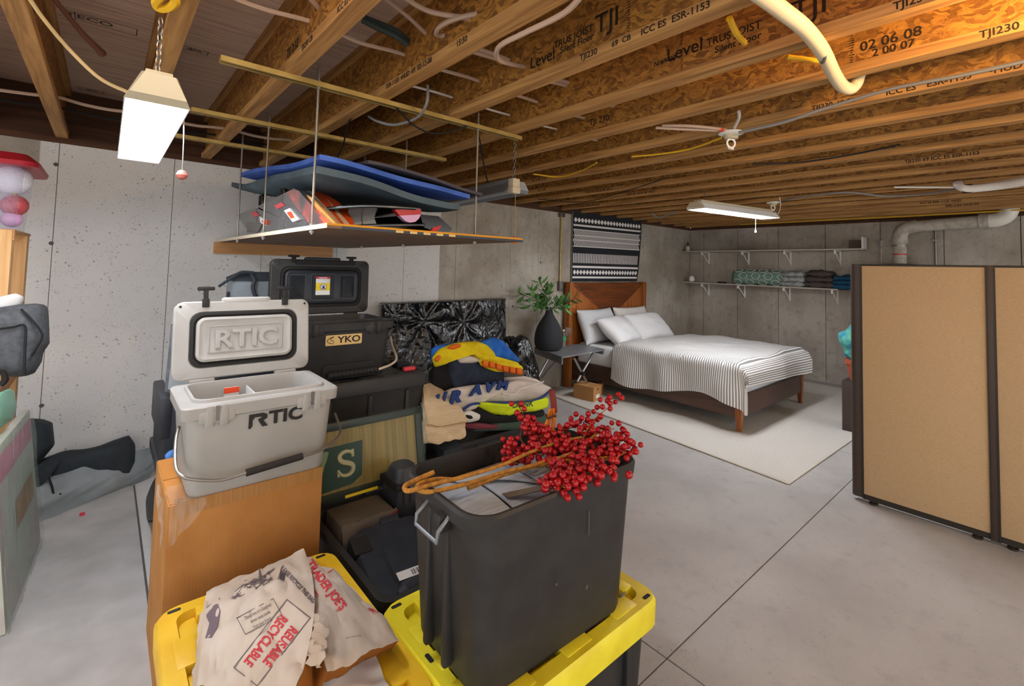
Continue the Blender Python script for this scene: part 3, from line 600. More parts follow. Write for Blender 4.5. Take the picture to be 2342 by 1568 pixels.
cable('tan cable tail by the top edge right of the lamp cord', [at(705, -8, 2, 2.40), at(730, 20, 2, 2.41), at(752, 47, 2, 2.43)], .009, 'cable_tan')
cable('dark green hose passing behind the third joist', [at(828, 45, 2, 2.48), at(870, 66, 2, 2.46), at(905, 82, 2, 2.44), at(932, 102, 2, 2.42)], .013, 'cable_green')
cable('upper dark green hose beside the lower one', [at(835, 40, 2, 2.50), at(880, 58, 2, 2.48), at(915, 75, 2, 2.46), at(935, 96, 2, 2.44)], .011, 'cable_green')
cable('grey looped cable hanging below the joists over the mats', [at(978, 195, 2, 2.34), at(976, 235, 2, 2.26), at(955, 268, 2, 2.22), at(905, 285, 2, 2.21), at(865, 278, 2, 2.23), at(843, 266, 2, 2.28)], .007, 'cable_grey')
cable('black cord draped over the nearest strut rail', [at(770, 365, 2, 2.20), at(785, 330, 2, 2.22), at(800, 275, 2, 2.26), at(830, 245, 2, 2.275), at(870, 225, 2, 2.272), at(905, 245, 2, 2.245), at(945, 285, 2, 2.20), at(990, 305, 2, 2.18), at(1040, 298, 2, 2.21), at(1075, 285, 2, 2.25)], .0045, 'cable_black')
cable('black cord dropping to the unlit grey shop light', [at(1093, 300, 2, 2.26), at(1102, 345, 2, 2.2), at(1110, 395, 2, 2.10), at(1122, 435, 2, 2.02)], .0045, 'cable_black')
cable('yellow cable slung under the joists left of the white lampholder', [at(1445, 358, 2, 2.262), at(1510, 352, 2, 2.256), at(1580, 340, 2, 2.253), at(1650, 315, 2, 2.258)], .006, 'cable_yellow')
cable('yellow cable sagging under the joists over the tapestry side', [at(1220, 398, 2, 2.262), at(1280, 404, 2, 2.25), at(1330, 390, 2, 2.256), at(1365, 372, 2, 2.262)], .006, 'cable_yellow')
cable('yellow flat cable bent down from the fifth joist', [at(1668, 42, 2, 2.275), at(1676, 60, 2, 2.27), at(1688, 82, 2, 2.265), at(1703, 98, 2, 2.29)], .010, 'cable_yellow')
cable('yellow flat cable passing behind the cream pipe', [at(1800, 130, 2, 2.275), at(1840, 135, 2, 2.27), at(1885, 142, 2, 2.285)], .009, 'cable_yellow')
cable('yellow cable stapled along the last joist above the far wall', [(7.42, 3.2, 2.255), (7.42, 2.6, 2.253), (7.41, 1.9, 2.256), (7.42, 1.2, 2.254), (7.41, .4, 2.256), (7.42, -.4, 2.256)], .007, 'cable_yellow')
cable('grey cable clipped along the seventh joist', [at(1690, 303, 0, JX(7)-FW-.008), at(1790, 280, 0, JX(7)-FW-.01), at(1880, 250, 0, JX(7)-FW-.01), at(2040, 203, 0, JX(7)-FW-.01), at(2200, 172, 0, JX(7)-FW-.01), at(2345, 140, 0, JX(7)-FW-.01)], .008, 'cable_grey')
cable('grey cable running right from the far lampholder', [at(1790, 458, 2, 2.254), at(1850, 448, 2, 2.252), at(1940, 440, 2, 2.254), at(2020, 448, 2, 2.252), at(2100, 445, 2, 2.254), at(2190, 432, 2, 2.258)], .008, 'cable_grey')
cable('white cable leading to the white pipe on the right', [at(2045, 428, 2, 2.256), at(2110, 428, 2, 2.254), at(2185, 428, 2, 2.254), at(2250, 422, 2, 2.254), at(2345, 405, 2, 2.256)], .008, 'cable_white')
cable('thin black cord slung along the joists over the bed', [at(1230, 455, 2, 2.258), at(1330, 462, 2, 2.24), at(1420, 440, 2, 2.245), at(1530, 405, 2, 2.258)], .004, 'cable_black')
cable('black cord along the tenth joist right of centre', [at(1720, 375, 2, 2.258), at(1820, 372, 2, 2.25), at(1940, 355, 2, 2.25), at(2060, 330, 2, 2.258)], .005, 'cable_black')
pe = thing('cream_pipe', 'bent cream plastic pipe strapped under the upper right joists', 'pipe', at(1900, 110, 2, 2.24))
tubepart('pipe', [at(1722, -25, 2, 2.24), at(1790, 25, 2, 2.24), at(1840, 65, 2, 2.235), at(1880, 115, 2, 2.235), at(1905, 165, 2, 2.235), at(1925, 195, 2, 2.235), at(1945, 203, 2, 2.24), at(1958, 190, 2, 2.27), at(1965, 170, 2, 2.32)], .023, PM['cream_pipe'], pe, 14)
q = at(1883, 122, 2, 2.235); obj('strap', MB().tube([q+Vector((.03*math.cos(a)*.8, .03*math.cos(a)*.5, .03*math.sin(a))) for a in [PI*2*k/14 for k in range(15)]], .005, 5), PM['galv'], pe)
pw = thing('white_pipe', 'white pipe with a black clip under the joists at right', 'pipe', at(2250, 425, 2, 2.21))
tubepart('pipe', [at(2190, 418, 2, 2.27), at(2192, 424, 2, 2.25), at(2205, 430, 2, 2.22), at(2225, 431, 2, 2.21), at(2290, 424, 2, 2.21), at(2350, 414, 2, 2.21), at(2500, 390, 2, 2.21)], .03, PM['white_plastic'], pw, 12)
q = at(2213, 431, 2, 2.215); obj('clip', MB().box(q-Vector((.02, .03, .034)), q+Vector((.02, .03, .034)), .006), PM['rubber'], pw)
def lampholder(px, py, label):
    q = at(px, py, 2, 2.256); t = thing('lampholder', label, 'lampholder', q)
    obj('plate', MB().lathe([(.062, 0), (.064, -.006), (.05, -.012), (.02, -.012)], 20, Matrix.Translation(q)), PM['white_plastic'], t)
    obj('cap', MB().lathe([(.036, -.01), (.036, -.03), (.03, -.036), (.01, -.036)], 18, Matrix.Translation(q)), PM['ivory'], t)
    obj('ring', MB().tube([q+Vector((.02*math.cos(a), -.012*math.cos(a), -.058+.024*math.sin(a))) for a in [2*PI*k/14 for k in range(15)]], .005, 6), PM['white_plastic'], t)
    obj('ring_foot', MB().box(q+Vector((-.02, -.008, -.092)), q+Vector((.02, .008, -.082)), .003), PM['white_plastic'], t); return t
lh = lampholder(1672, 303, 'white porcelain lampholder in the middle of the joists, no bulb')
tubepart('feed_cable', [at(1690, 255, 2, 2.30), at(1690, 270, 2, 2.285), at(1680, 292, 2, 2.262)], .008, PM['cable_white'], lh)
tubepart('feed_cable', [at(1500, 292, 2, 2.275), at(1560, 295, 2, 2.262), at(1640, 298, 2, 2.258), at(1665, 302, 2, 2.256)], .008, PM['cable_tan'], lh)
tubepart('feed_cable', [at(1515, 287, 2, 2.28), at(1580, 288, 2, 2.265), at(1650, 295, 2, 2.26), at(1668, 300, 2, 2.258)], .008, PM['cable_tan'], lh)
q = at(1650, 297, 2, 2.256); obj('wire_nut', MB().box(q-Vector((.012, .012, .008)), q+Vector((.012, .012, .008)), .003), PM['hazard'], lh)
lampholder(1768, 462, 'small white lampholder above the lit light over the bed')
cable('grey cable tails above the right corner of the tapestry', [at(1490, 487, 2, 2.272), at(1508, 498, 2, 2.215), at(1525, 491, 2, 2.24), at(1545, 484, 2, 2.272)], .01, 'cable_grey')
tg = thing('dowel_handle', 'reddish brown turned wood handle poking down at upper left', 'handle', at(190, 60, 2, 2.42))
obj('shaft', MB().tube(arc([at(110, -20, 2, 2.50), at(150, 30, 2, 2.46), at(190, 78, 2, 2.42), at(222, 110, 2, 2.395), at(233, 122, 2, 2.39)], 6), lambda s: .009+.008*s**2, 10), M('handle_wood', '#6d4434', .5), tg)
ys_ = thing('strap_loop', 'yellow webbing strap loop hooked over the joist at top left', 'strap', at(378, 10, 2, 2.24))
obj('webbing', MB().tube(arc([at(372, -12, 2, 2.24), at(356, 8, 2, 2.235), at(366, 19, 2, 2.23), at(386, 18, 2, 2.23), at(402, 4, 2, 2.235), at(398, -10, 2, 2.24)], 6), .012, 6), PM['cable_yellow'], ys_)
# ------------------------------------------------------------------ soft shapes
def dense(P, n=56, closed=True, smooth=True):
    P = [Vector(p) for p in P]
    if smooth:
        Q = P[-2:]+P+P[:3]; c = []
        for i in range(2, len(P)+2):
            for k in range(6):
                t = k/6; a, b, d, e = Q[i-1], Q[i], Q[i+1], Q[i+2] if i+2 < len(Q) else Q[i+1]
                c.append(.5*((2*b)+(d-a)*t*.7+(2*a*.7-3.2*b+2.5*d-.0*e)*0*t+0*b) if False else b.lerp(d, t)*.5+(.5*((2*b)+(d-a)*t+(2*a-5*b+4*d-e)*t*t+(3*b-a-3*d+e)*t**3))*.5)
        P = c
    L = [(P[(i+1) % len(P)]-P[i]).length for i in range(len(P))]; T = sum(L); o = []; i = 0; acc = 0
    for k in range(n):
        s = T*k/n
        while acc+L[i] < s and i < len(P)-1: acc += L[i]; i += 1
        o.append(P[i].lerp(P[(i+1) % len(P)], (s-acc)/max(L[i], 1e-9)))
    return o
def blob(outline, nrm, front, back, K=9, e=2.4, amp=.0, sc=6.0, seed=0, n=56, smooth=True, ridge=0.0, rs=20.0, cen=None):
    P = dense(outline, n, smooth=smooth); c = cen or sum(P, Vector())/len(P); nrm = Vector(nrm).normalized(); m = MB(); rings = []
    def ring(t, d):
        r = []
        for p in P:
            q = c+(p-c)*t; h = (1-t**e)**(1/e)
            dd = d*h*(1+.0) + amp*h*noise.noise(q*sc+Vector((seed*9.1, seed*3.7, seed)))*(1 if d > 0 else -1)
            if ridge: dd += ridge*h*(1-abs(noise.noise(q*rs+Vector((seed*5.1, 0, seed*2.3))))*2)*(1 if d > 0 else -1)
            r.append(q+nrm*dd)
        return r
    for k in range(1, K+1): rings.insert(0, ring(math.sin(PI/2*k/K), -back)) if False else None
    ts = [math.cos(PI/2*(k/(K+.35))) for k in range(K+1)]
    rings = [ring(t, -back) for t in reversed(ts[1:])]+[P]+[ring(t, front) for t in ts[1:]]
    return m.loft(rings)
def blob_thing(name, label, cat, outline, nrm, front, back, mat, group=None, **k):
    o = obj(name, blob(outline, nrm, front, back, **k), mat, angle=80); return tag(o, label, cat, group)
YN = Vector((-.45, -.85, .28)).normalized()       # roughly towards the open side of the room
def pxy(pts, y): return [at(a, b, 1, y) for a, b in pts]
def pxz(pts, z): return [at(a, b, 2, z) for a, b in pts]
# ------------------------------------------------------------------ storage totes
def tote(label, cx, cy, w, d, h, lid=None, rotz=0, z=0, body='black_plastic', open_=False, lip=.03, name='storage_tote', taper=.05, ribs=True):
    t = thing(name, label, 'storage tote', (cx, cy, z), (0, 0, rotz)); hb = h-.05 if lid else h
    o = [rr(w-2*taper, d-2*taper, .04, 0), rr(w-2*lip, d-2*lip, .05, hb-.04), rr(w-.01, d-.01, .055, hb-.03), rr(w-.01, d-.01, .055, hb)]
    if open_: o += [rr(w-.06, d-.06, .04, hb), rr(w-.07, d-.07, .04, hb-.02), rr(w-2*taper-.02, d-2*taper-.02, .03, .01)]
    obj('body', MB().loft(o), PM[body], t, world=False)
    if ribs:
        for s in (-1, 1):
            for k in (-.3, 0, .3):
                yy = s*(d/2-lip-.004); obj('rib', MB().box((w*k-.012, yy-.014, .06), (w*k+.012, yy+.006, hb-.05), .004), PM[body], t, world=False)
    if lid:
        L = PM[lid]; W2, D2 = w, d; zt = h
        l = obj('lid', MB().loft([rr(W2-.03, D2-.03, .05, hb-.035), rr(W2, D2, .06, hb-.03), rr(W2+.004, D2+.004, .06, zt-.014), rr(W2-.014, D2-.014, .055, zt), rr(W2-.10, D2-.10, .035, zt), rr(W2-.115, D2-.115, .03, zt-.024), rr(.02, .02, .005, zt-.024)], True, True), L, t, world=False)
        for s in (-1, 1):                       # moulded blocks and pockets inside the rim
            n = 5; wl = W2-.2
            for k in range(n):
                if k % 2 == 0:
                    x0 = -wl/2+wl*k/n; obj('lid_block', MB().box((x0, s*(D2/2-.06)-.035, zt-.026), (x0+wl/n*.95, s*(D2/2-.06)+.02, zt+.003), .006), L, l, world=False)
            n = 3; dl = D2-.18
            for k in range(n):
                y0 = -dl/2+dl*k/n; obj('lid_block', MB().box((s*(W2/2-.062)-.03, y0, zt-.026), (s*(W2/2-.062)+.02, y0+dl/n*.62, zt+.002), .006), L, l, world=False)
        obj('lid_panel', MB().loft([rr(W2*.62, D2*.56, .03, zt-.026), rr(W2*.6, D2*.54, .025, zt-.012)]), L, l, world=False)
        for sx in (-1, 1):
            for sy in (-1, 1):
                rrp(mm := MB(), .034, .013, .0015, .005, .0004, (sx*(W2/2-.05), sy*(D2/2-.028), zt+.0002)); obj('slot', mm, PM['rubber'], l, world=False)
            rrp(mm := MB(), .013, .034, .0015, .005, .0004, (sx*(W2/2-.027), 0, zt+.0002)); obj('slot', mm, PM['rubber'], l, world=False)
    return t
tote('yellow-lidded black tote carrying the crumpled paper bag', .435, 1.43, .54, .78, .42, 'yellow_lid')
tote('yellow-lidded black tote carrying the tall black bin', 1.08, 1.145, .76, .53, .425, 'yellow_lid2')
tote('open black tote filled with tool cases behind the yellow lids', .985, 1.83, .50, .76, .385, None, open_=True, lip=.02)
# tall black bin of decorations
BZ, BH = .428, .462
bn = thing('storage_bin', 'tall black plastic bin holding red berry branches', 'storage bin', (1.035, 1.1, BZ), (0, 0, math.radians(-1.5)))
bw, bd = .675, .405
o = [rr(bw-.11, bd-.08, .055, 0, 7), rr(bw-.095, bd-.068, .065, .015, 7), rr(bw-.035, bd-.03, .075, BH-.045, 7), rr(bw-.005, bd-.005, .085, BH-.04, 7), rr(bw, bd, .085, BH-.008, 7), rr(bw-.012, bd-.012, .08, BH, 7), rr(bw-.035, bd-.035, .07, BH-.002, 7), rr(bw-.045, bd-.045, .065, BH-.03, 7), rr(bw-.11, bd-.09, .05, .012, 7)]
obj('body', MB().loft(o), PM['charcoal'], bn, world=False)
obj('end_groove', MB().box((-bw/2+.018, -.055, .03), (-bw/2+.045, -.035, BH-.06), .006), PM['charcoal'], bn, world=False)
obj('end_groove', MB().box((-bw/2+.018, .04, .03), (-bw/2+.045, .06, BH-.06), .006), PM['charcoal'], bn, world=False)
x = -bw/2
obj('handle', MB().tube([(x+.01, -.075, BH-.03), (x-.028, -.08, BH-.06), (x-.03, -.078, BH-.085), (x-.03, .03, BH-.085), (x-.028, .032, BH-.06), (x+.01, .03, BH-.03)], .0055, 8), M('handle_grey', '#8b8f95', .3, .7), bn, world=False)
obj('handle_clip', MB().box((x-.018, -.07, BH-.075), (x+.02, -.035, BH-.03), .006), PM['charcoal'], bn, world=False)
for px, py, dx, dz in ((1337, 1190, .002, .035), (1265, 1330, .004, .003), (1335, 1337, .004, .006), (1420, 1355, .012, .006)):
    p = at(px, py, 1, .925); obj('scuff', MB().box((p.x-dx, p.y-.0215+.06*(BZ+BH-p.z)*.5, p.z-dz), (p.x+dx, p.y-.0205+.06*(BZ+BH-p.z)*.5, p.z+dz)), M('scuff', '#5b5856', .8, alpha=.6), bn)
# folded grey strap seat lying in the bin
fs = thing('folding_chair', 'grey webbed folding seat lying in the tall black bin', 'folding chair', (.95, 1.1, .80))
obj('pan', MB().loft([rr(.50, .31, .07, .79, 6, .985, 1.105), rr(.52, .33, .08, .815, 6, .985, 1.105), rr(.51, .32, .075, .83, 6, .985, 1.105), rr(.48, .29, .065, .828, 6, .985, 1.105), rr(.46, .27, .06, .81, 6, .985, 1.105)]), M('pan_grey', '#8a8379', .45), fs)
for k in range(3):
    x0 = .745+k*.155
    obj('band', MB().grid(lambda u, v: (x0+u*.145+.02*(v-.5), .965+v*.27, .829+.012*math.sin(PI*v)+.006*math.sin(PI*u)), 8, 8, .005), PM['quilt_grey'], fs)
obj('strap', MB().grid(lambda u, v: (.84+.20*u, 1.20-.02*u+v*.035-.14*u, .846+.012*math.sin(PI*u)), 12, 2, .003), M('strap_grey', '#9aa1a8', .7), fs)
obj('strap', MB().grid(lambda u, v: (.90+.22*u, 1.03-.07*math.sin(PI*u*.8)+v*.03, .848+.02*math.sin(PI*u)), 14, 2, .003), PM['strap_brown'], fs)
# red berry branches
bs = bmesh.new(); bmesh.ops.create_icosphere(bs, subdivisions=2, radius=1); bmm = MB().bm(bs)
BERRY = obj('berry_template', bmm, PM['berry'], smooth=True)
def branch(label, stem, spread, n, seed):
    R = random.Random(seed); P = [Vector(p) for p in stem]; t = thing('berry_branch', label, 'berry branch', P[0], group='berry branches in the tall black bin')
    pts = arc(P, 8); obj('stem', MB().tube(pts, lambda s: .0075-.003*s, 8), PM['stem'], t)
    inv = ROOTW[t].inverted(); placed = []
    for tw in spread:
        Q = arc(tw, 6); obj('twig', MB().tube(Q, lambda s: .0028-.0012*s, 5), PM['twig_brown'] if R.random() < .7 else PM['stem'], t)
        L = len(Q)
        for k in range(n):
            for tr in range(14):
                s = R.random()**.85; q = Q[min(L-1, int(s*L))]; a = R.uniform(0, 2*PI); rad = R.uniform(.013, .034)
                c = q+Vector((math.cos(a)*rad, math.sin(a)*rad, R.uniform(-.012, .026)))
                if all((c-o_).length > .0165 for o_ in placed): break
            else: continue
            placed.append(c); rr_ = R.uniform(.0092, .0118)
            piece(BERRY, 'berry', Matrix.Translation(inv @ c) @ Matrix.Diagonal((rr_, rr_, rr_, 1)), t)
    return t
def pz(px, py, z): return at(px, py, 2, z)
branch('berry branch with upper stem hooked at the left rim of the bin', [pz(992, 1080, .905), pz(950, 1098, .897), pz(926, 1112, .893), pz(935, 1122, .893), pz(985, 1108, .898), pz(1060, 1090, .905), pz(1150, 1062, .908), pz(1210, 1035, .912), pz(1280, 1010, .918), pz(1330, 1000, .92)],
       [[pz(1215, 1035, .91), pz(1190, 1000, .93), pz(1200, 960, .95), pz(1185, 925, .985)], [pz(1220, 1035, .9), pz(1180, 1035, .90), pz(1165, 1015, .905)], [pz(1240, 1020, .905), pz(1222, 990, .92), pz(1215, 972, .93)],
        [pz(1280, 1010, .91), pz(1290, 985, .92), pz(1315, 975, .925)], [pz(1230, 1030, .89), pz(1200, 1055, .88), pz(1175, 1060, .88)], [pz(1270, 1005, .905), pz(1260, 1025, .9), pz(1235, 1045, .895)], [pz(1250, 1000, .92), pz(1215, 975, .93)]], 18, 1)
branch('berry branch with looped lower stem, its tip rising above the bin', [pz(1040, 1098, .892), pz(1000, 1096, .893), pz(962, 1105, .892), pz(955, 1118, .89), pz(985, 1124, .889), pz(1060, 1108, .895), pz(1150, 1080, .90), pz(1230, 1060, .905), pz(1320, 1030, .91), pz(1370, 985, .93)],
       [[pz(1330, 1010, .915), pz(1350, 970, .94), pz(1375, 945, .955), pz(1412, 915, .985)], [pz(1340, 1005, .91), pz(1380, 985, .92), pz(1405, 980, .93)], [pz(1310, 1030, .905), pz(1360, 1015, .91), pz(1395, 1005, .915)],
        [pz(1300, 1040, .90), pz(1330, 1060, .895), pz(1360, 1050, .90)], [pz(1345, 990, .92), pz(1335, 965, .935), pz(1360, 960, .94)], [pz(1290, 1040, .9), pz(1300, 1015, .91), pz(1330, 1030, .91)], [pz(1370, 990, .915), pz(1400, 1010, .92), pz(1420, 1005, .92)]], 17, 2)
branch('lowest berry branch drooping over the near rim of the bin', [pz(1070, 1115, .885), pz(1160, 1082, .893), pz(1250, 1060, .90), pz(1330, 1050, .902), pz(1400, 1045, .905)],
       [[pz(1250, 1065, .895), pz(1270, 1090, .893), pz(1255, 1115, .895), pz(1275, 1122, .893)], [pz(1300, 1060, .895), pz(1320, 1080, .90), pz(1370, 1080, .905), pz(1412, 1088, .90)], [pz(1350, 1050, .90), pz(1400, 1050, .905), pz(1430, 1035, .91), pz(1462, 1030, .92)],
        [pz(1380, 1040, .905), pz(1420, 1025, .915), pz(1440, 1020, .92)], [pz(1270, 1075, .89), pz(1300, 1100, .893), pz(1320, 1105, .895)], [pz(1330, 1060, .9), pz(1360, 1068, .9), pz(1400, 1065, .905)], [pz(1290, 1070, .89), pz(1280, 1105, .895), pz(1300, 1118, .893)], [pz(1340, 1055, .9), pz(1345, 1085, .9), pz(1385, 1095, .897)]], 17, 3)
bpy.data.objects.remove(BERRY)
br = thing('twig_bundle', 'orange twig bundle with a dark red handle behind the berries', 'twig bundle', at(1240, 1020, 1, 1.25))
obj('handle', MB().tube([at(1262, 893, 1, 1.25), at(1266, 918, 1, 1.25), at(1268, 942, 1, 1.25)], .012, 10), PM['maroon'], br)
for k in range(9):
    a = random.uniform(-9, 9); obj('twig', MB().tube(arc([at(1262+a*.8, 935, 1, 1.25+random.uniform(-.015, .015)), at(1258+a*1.2, 960, 1, 1.25), at(1246+a*2, 1005+random.uniform(-12, 10), 1, 1.24)], 5), .0045, 6), PM['orange_stick'], br)
obj('twine', MB().tube([at(1259, 950, 1, 1.25)+Vector((.022*math.cos(q), .018*math.sin(q), .004*math.sin(3*q))) for q in [2*PI*k/16 for k in range(17)]], .0035, 6), PM['twig_brown'], br)
# ------------------------------------------------------------------ carton and coolers
cb = thing('cardboard_box', 'large brown taped carton under the grey cooler', 'cardboard box', (.455, 2.18, 0))
obj('carton', MB().box((.20, 1.955, 0), (.708, 2.42, .672), .004), PM['cardboard'], cb)
obj('top_flap', MB().box((.205, 1.96, .672), (.704, 2.185, .675)), PM['cardboard_top'], cb, smooth=False)
obj('top_flap', MB().box((.205, 2.19, .672), (.704, 2.415, .675)), PM['cardboard_top'], cb, smooth=False)
obj('tape', MB().grid(lambda u, v: (.22+u*.485, (1.953 if v < .5 else lerp(1.953, 1.99, (v-.5)*2)), (.632+v*.088 if v < .5 else .6765)), 10, 4), PM['tape'], cb)
obj('loose_wrap', MB().grid(lambda u, v: Vector((.205+u*.10+.012*nz((u*5, v*6, 0), 1, 4), 1.96-.022*v+.02*nz((u*6, v*4, 2), 1, 5)+(.12*(1-v*2) if v < .5 else 0), (.679+.02*(.5-v) if v < .5 else .679-(v-.5)*.24*(1.2-u)))), 14, 16), PM['shrink'], cb)
obj('loose_wrap', MB().grid(lambda u, v: Vector((.196+.012*nz((u*5, v*6, 3), 1, 8)-.008, 1.96+u*.2, .682-v*.15*(1.2-u))), 12, 12), PM['shrink'], cb)
def cooler(label, cx, yf, z0, w, d, h, body, inner, lidh, tilt, lid_txt, plate, gasket_in, letters, latch_up=True, handle=None, name='cooler', lidw=None):
    """rotomoulded cooler, lid open against the back; yf = front of rim"""
    cy = yf+d/2; t = thing(name, label, 'cooler', (cx, cy, z0)); B = PM[body]; zt = z0+h
    obj('body', MB().loft([rr(w*.85, d*.84, .04, z0, 6, cx, cy), rr(w*.87, d*.87, .045, z0+.012, 6, cx, cy), rr(w*.935, d*.945, .045, zt-.06, 6, cx, cy), rr(w*.94, d*.95, .045, zt-.05, 6, cx, cy), rr(w-.004, d-.004, .03, zt-.045, 6, cx, cy), rr(w, d, .028, zt-.006, 6, cx, cy), rr(w-.012, d-.012, .026, zt, 6, cx, cy),
        rr(w*.86, d*.80, .05, zt, 6, cx, cy), rr(w*.85, d*.78, .048, zt+.01, 6, cx, cy), rr(w*.82, d*.72, .045, zt+.01, 6, cx, cy), rr(w*.80, d*.70, .045, zt-.01, 6, cx, cy), rr(w*.76, d*.62, .04, z0+.05, 6, cx, cy)]), B, t)
    obj('liner_floor', MB().loft([rr(w*.74, d*.6, .04, z0+.052, 6, cx, cy), rr(w*.74, d*.6, .04, z0+.056, 6, cx, cy)]), PM[inner], t)
    # lid
    lw = lidw or w*.985; hy = yf+d+.004
    F = frame((cx, hy+.012, zt+.012+lidh/2), (1, 0, 0), (0, tilt, 1))
    ld = obj('lid', MB().loft([rr(lw-.02, lidh-.02, .03, -.05, 6), rr(lw, lidh, .035, -.04, 6), rr(lw, lidh, .035, -.004, 6), rr(lw-.01, lidh-.01, .033, 0, 6), rr(lw-.105, lidh-.085, .045, 0, 6), rr(lw-.11, lidh-.09, .045, -.006, 6), rr(.02, .02, .005, -.006, 6)]).xf(F), B, t)
    obj('gasket', MB().loft([rr(lw-.112, lidh-.092, .045, -.005, 6), rr(lw-.112, lidh-.092, .045, .001, 6), rr(lw-.135, lidh-.115, .04, .003, 6), rr(lw-.15, lidh-.13, .036, -.005, 6)]).xf(F), PM['rubber'], ld)
    obj('lid_liner', MB().loft([rr(lw-.152, lidh-.132, .035, -.006, 6), rr(lw-.156, lidh-.136, .033, .008, 6), rr(lw-.175, lidh-.155, .025, .012, 6), rr(lw-.20, lidh-.18, .02, .006, 6)]).xf(F), PM[gasket_in], ld)
    if lid_txt:
        q = text(lid_txt, .102, .006, .003, sx=1.12); obj('raised_lettering', q.xf(F @ Matrix.Translation((0, -.004, .008))), PM[gasket_in], ld, smooth=False)
        fw, fh = lw-.24, lidh-.205; m = MB()
        for a, b, c, e in ((-fw/2, fh/2-.004, fw/2, fh/2), (-fw/2, -fh/2, fw/2, -fh/2+.004), (-fw/2, -fh/2, -fw/2+.004, fh/2), (fw/2-.004, -fh/2, fw/2, fh/2)): m.box((a, b, .004), (c, e, .0095), 0)
        obj('inner_border', m.xf(F), PM[gasket_in], ld, smooth=False)
    else:
        for k in (-1, 0, 1):
            fw, fh = (lw*.17, lidh*.46) if k else (lw*.25, lidh*.5)
            obj('lid_panel', MB().loft([rr(fw, fh, .008, .004, 3, k*lw*.255, 0), rr(fw, fh, .008, .0085, 3, k*lw*.255, 0), rr(fw-.014, fh-.014, .005, .0085, 3, k*lw*.255, 0), rr(fw-.016, fh-.016, .005, .006, 3, k*lw*.255, 0)]).xf(F), PM[gasket_in], ld)
    obj('lid_grip', MB().loft([rr(lw*.36, .02, .008, -.03, 4, 0, lidh/2+.004), rr(lw*.36, .024, .01, -.004, 4, 0, lidh/2+.004), rr(lw*.33, .014, .006, .001, 4, 0, lidh/2+.003)]).xf(F), B, ld)
    for s in (-1, 1):
        X = s*lw*.295
        if latch_up:
            m = MB().loft([rr(.024, .012, .004, -.02, 3, X, lidh/2-.012), rr(.020, .010, .004, .03, 3, X, lidh/2-.012)])
            m = MB().box((X-.013, lidh/2-.025, -.010), (X+.013, lidh/2+.012, .006), .004).box((X-.009, lidh/2+.008, -.008), (X+.009, lidh/2+.05, .004), .004).box((X-.032, lidh/2+.046, -.010), (X+.032, lidh/2+.062, .006), .006)
        else: m = MB().box((X-.012, lidh/2-.02, -.01), (X+.012, lidh/2+.014, .012), .004).box((X-.032, lidh/2+.012, -.008), (X+.032, lidh/2+.026, .01), .005)
        obj('latch', m.xf(F), PM['rubber'], ld)
        obj('corner_screw', MB().cyl((s*(lw/2-.02), lidh/2-.02, 0), .005, .0015, 10).xf(F), PM['rubber'], ld)
    for s in (-1, 1):                      # latch keepers on the front rim
        X = cx+s*w*.30; m = MB()
        for q in (-.022, .022): m.loft([rr(.03, .02, .008, zt-.075, 4, X+q, yf+.012), rr(.034, .026, .01, zt-.045, 4, X+q, yf+.008), rr(.026, .02, .008, zt-.004, 4, X+q, yf+.01)])
        obj('latch_keeper', m, B, t); obj('latch_slot', MB().box((X-.006, yf-.003, zt-.056), (X+.006, yf+.012, zt-.004)), PM['dullsteel' if body == 'cooler_grey' else 'rubber'], t, smooth=False)
        obj('rim_lug', MB().box((X-w*.105, yf-.0015, zt-.062), (X+w*.105, yf+.02, zt-.02), .008), B, t)
        obj('hinge', MB().box((cx+s*w*.30-.045, yf+d-.012, zt-.004), (cx+s*w*.30+.045, yf+d+.012, zt+.014), .005), B, t)
    return t, F, zt
ck, F, zt = cooler('light grey rotomoulded cooler open on the brown carton', .4855, 1.93, .676, .535, .385, .318, 'cooler_grey', 'cooler_in', .318, .13, 'RTIC', None, 'cooler_grey', None)
def face(px, py, yf=1.93, zt=zt): p = at(px, py, 1, yf+.012); return p
p = at(633, 952, 1, 1.945)
FB = frame((p.x, 1.9375, p.z), (1, 0, 0), (0, -.045, 1))
obj('lettering', text('TIC', .066, .0012, .0022, sx=1.15, space=1.02).xf(frame((p.x+.032, 1.938, p.z+.0), (1, 0, 0), (0, -.045, 1))), M('decal_black', '#221f1e', .5), ck, smooth=False)
pr_ = [(-.034, -.024), (-.034, .024), (.012, .024), (.026, .016), (.026, .002), (.016, -.004), (.03, -.024), (.012, -.024), (.0, -.006), (-.012, .002), (-.004, .010), (.01, .012), (.012, .008), (-.018, .008), (-.024, -.006), (-.026, -.024)]
obj('lettering', MB().prism([(x, y, 0) for x, y in [(-.034, -.026), (-.034, .025), (.014, .025), (.027, .017), (.027, .004), (.014, -.003), (.031, -.025), (.012, -.025), (-.001, -.004), (-.004, .004), (.008, .008), (.009, .012), (-.014, .013), (-.022, .002), (-.021, -.016), (-.026, -.026)]], (0, 0, .0012)).xf(frame((p.x-.062, 1.938, p.z), (1, 0, 0), (0, -.045, 1))), PM['decal_black'], ck, smooth=False)
HB = [at(409, 975, 1, 2.10), at(402, 1010, 1, 2.06), at(402, 1066, 1, 1.98), at(416, 1088, 1, 1.925), at(445, 1096, 1, 1.912), at(505, 1097, 1, 1.908), at(565, 1080, 1, 1.908), at(690, 1043, 1, 1.908), at(722, 1033, 1, 1.912), at(752, 1018, 1, 1.935), at(775, 996, 1, 1.98), at(778, 980, 1, 2.03), at(766, 945, 1, 2.10)]
hd = obj('handle', MB().tube(arc(HB, 5), .0055, 8), PM['steel'], ck)
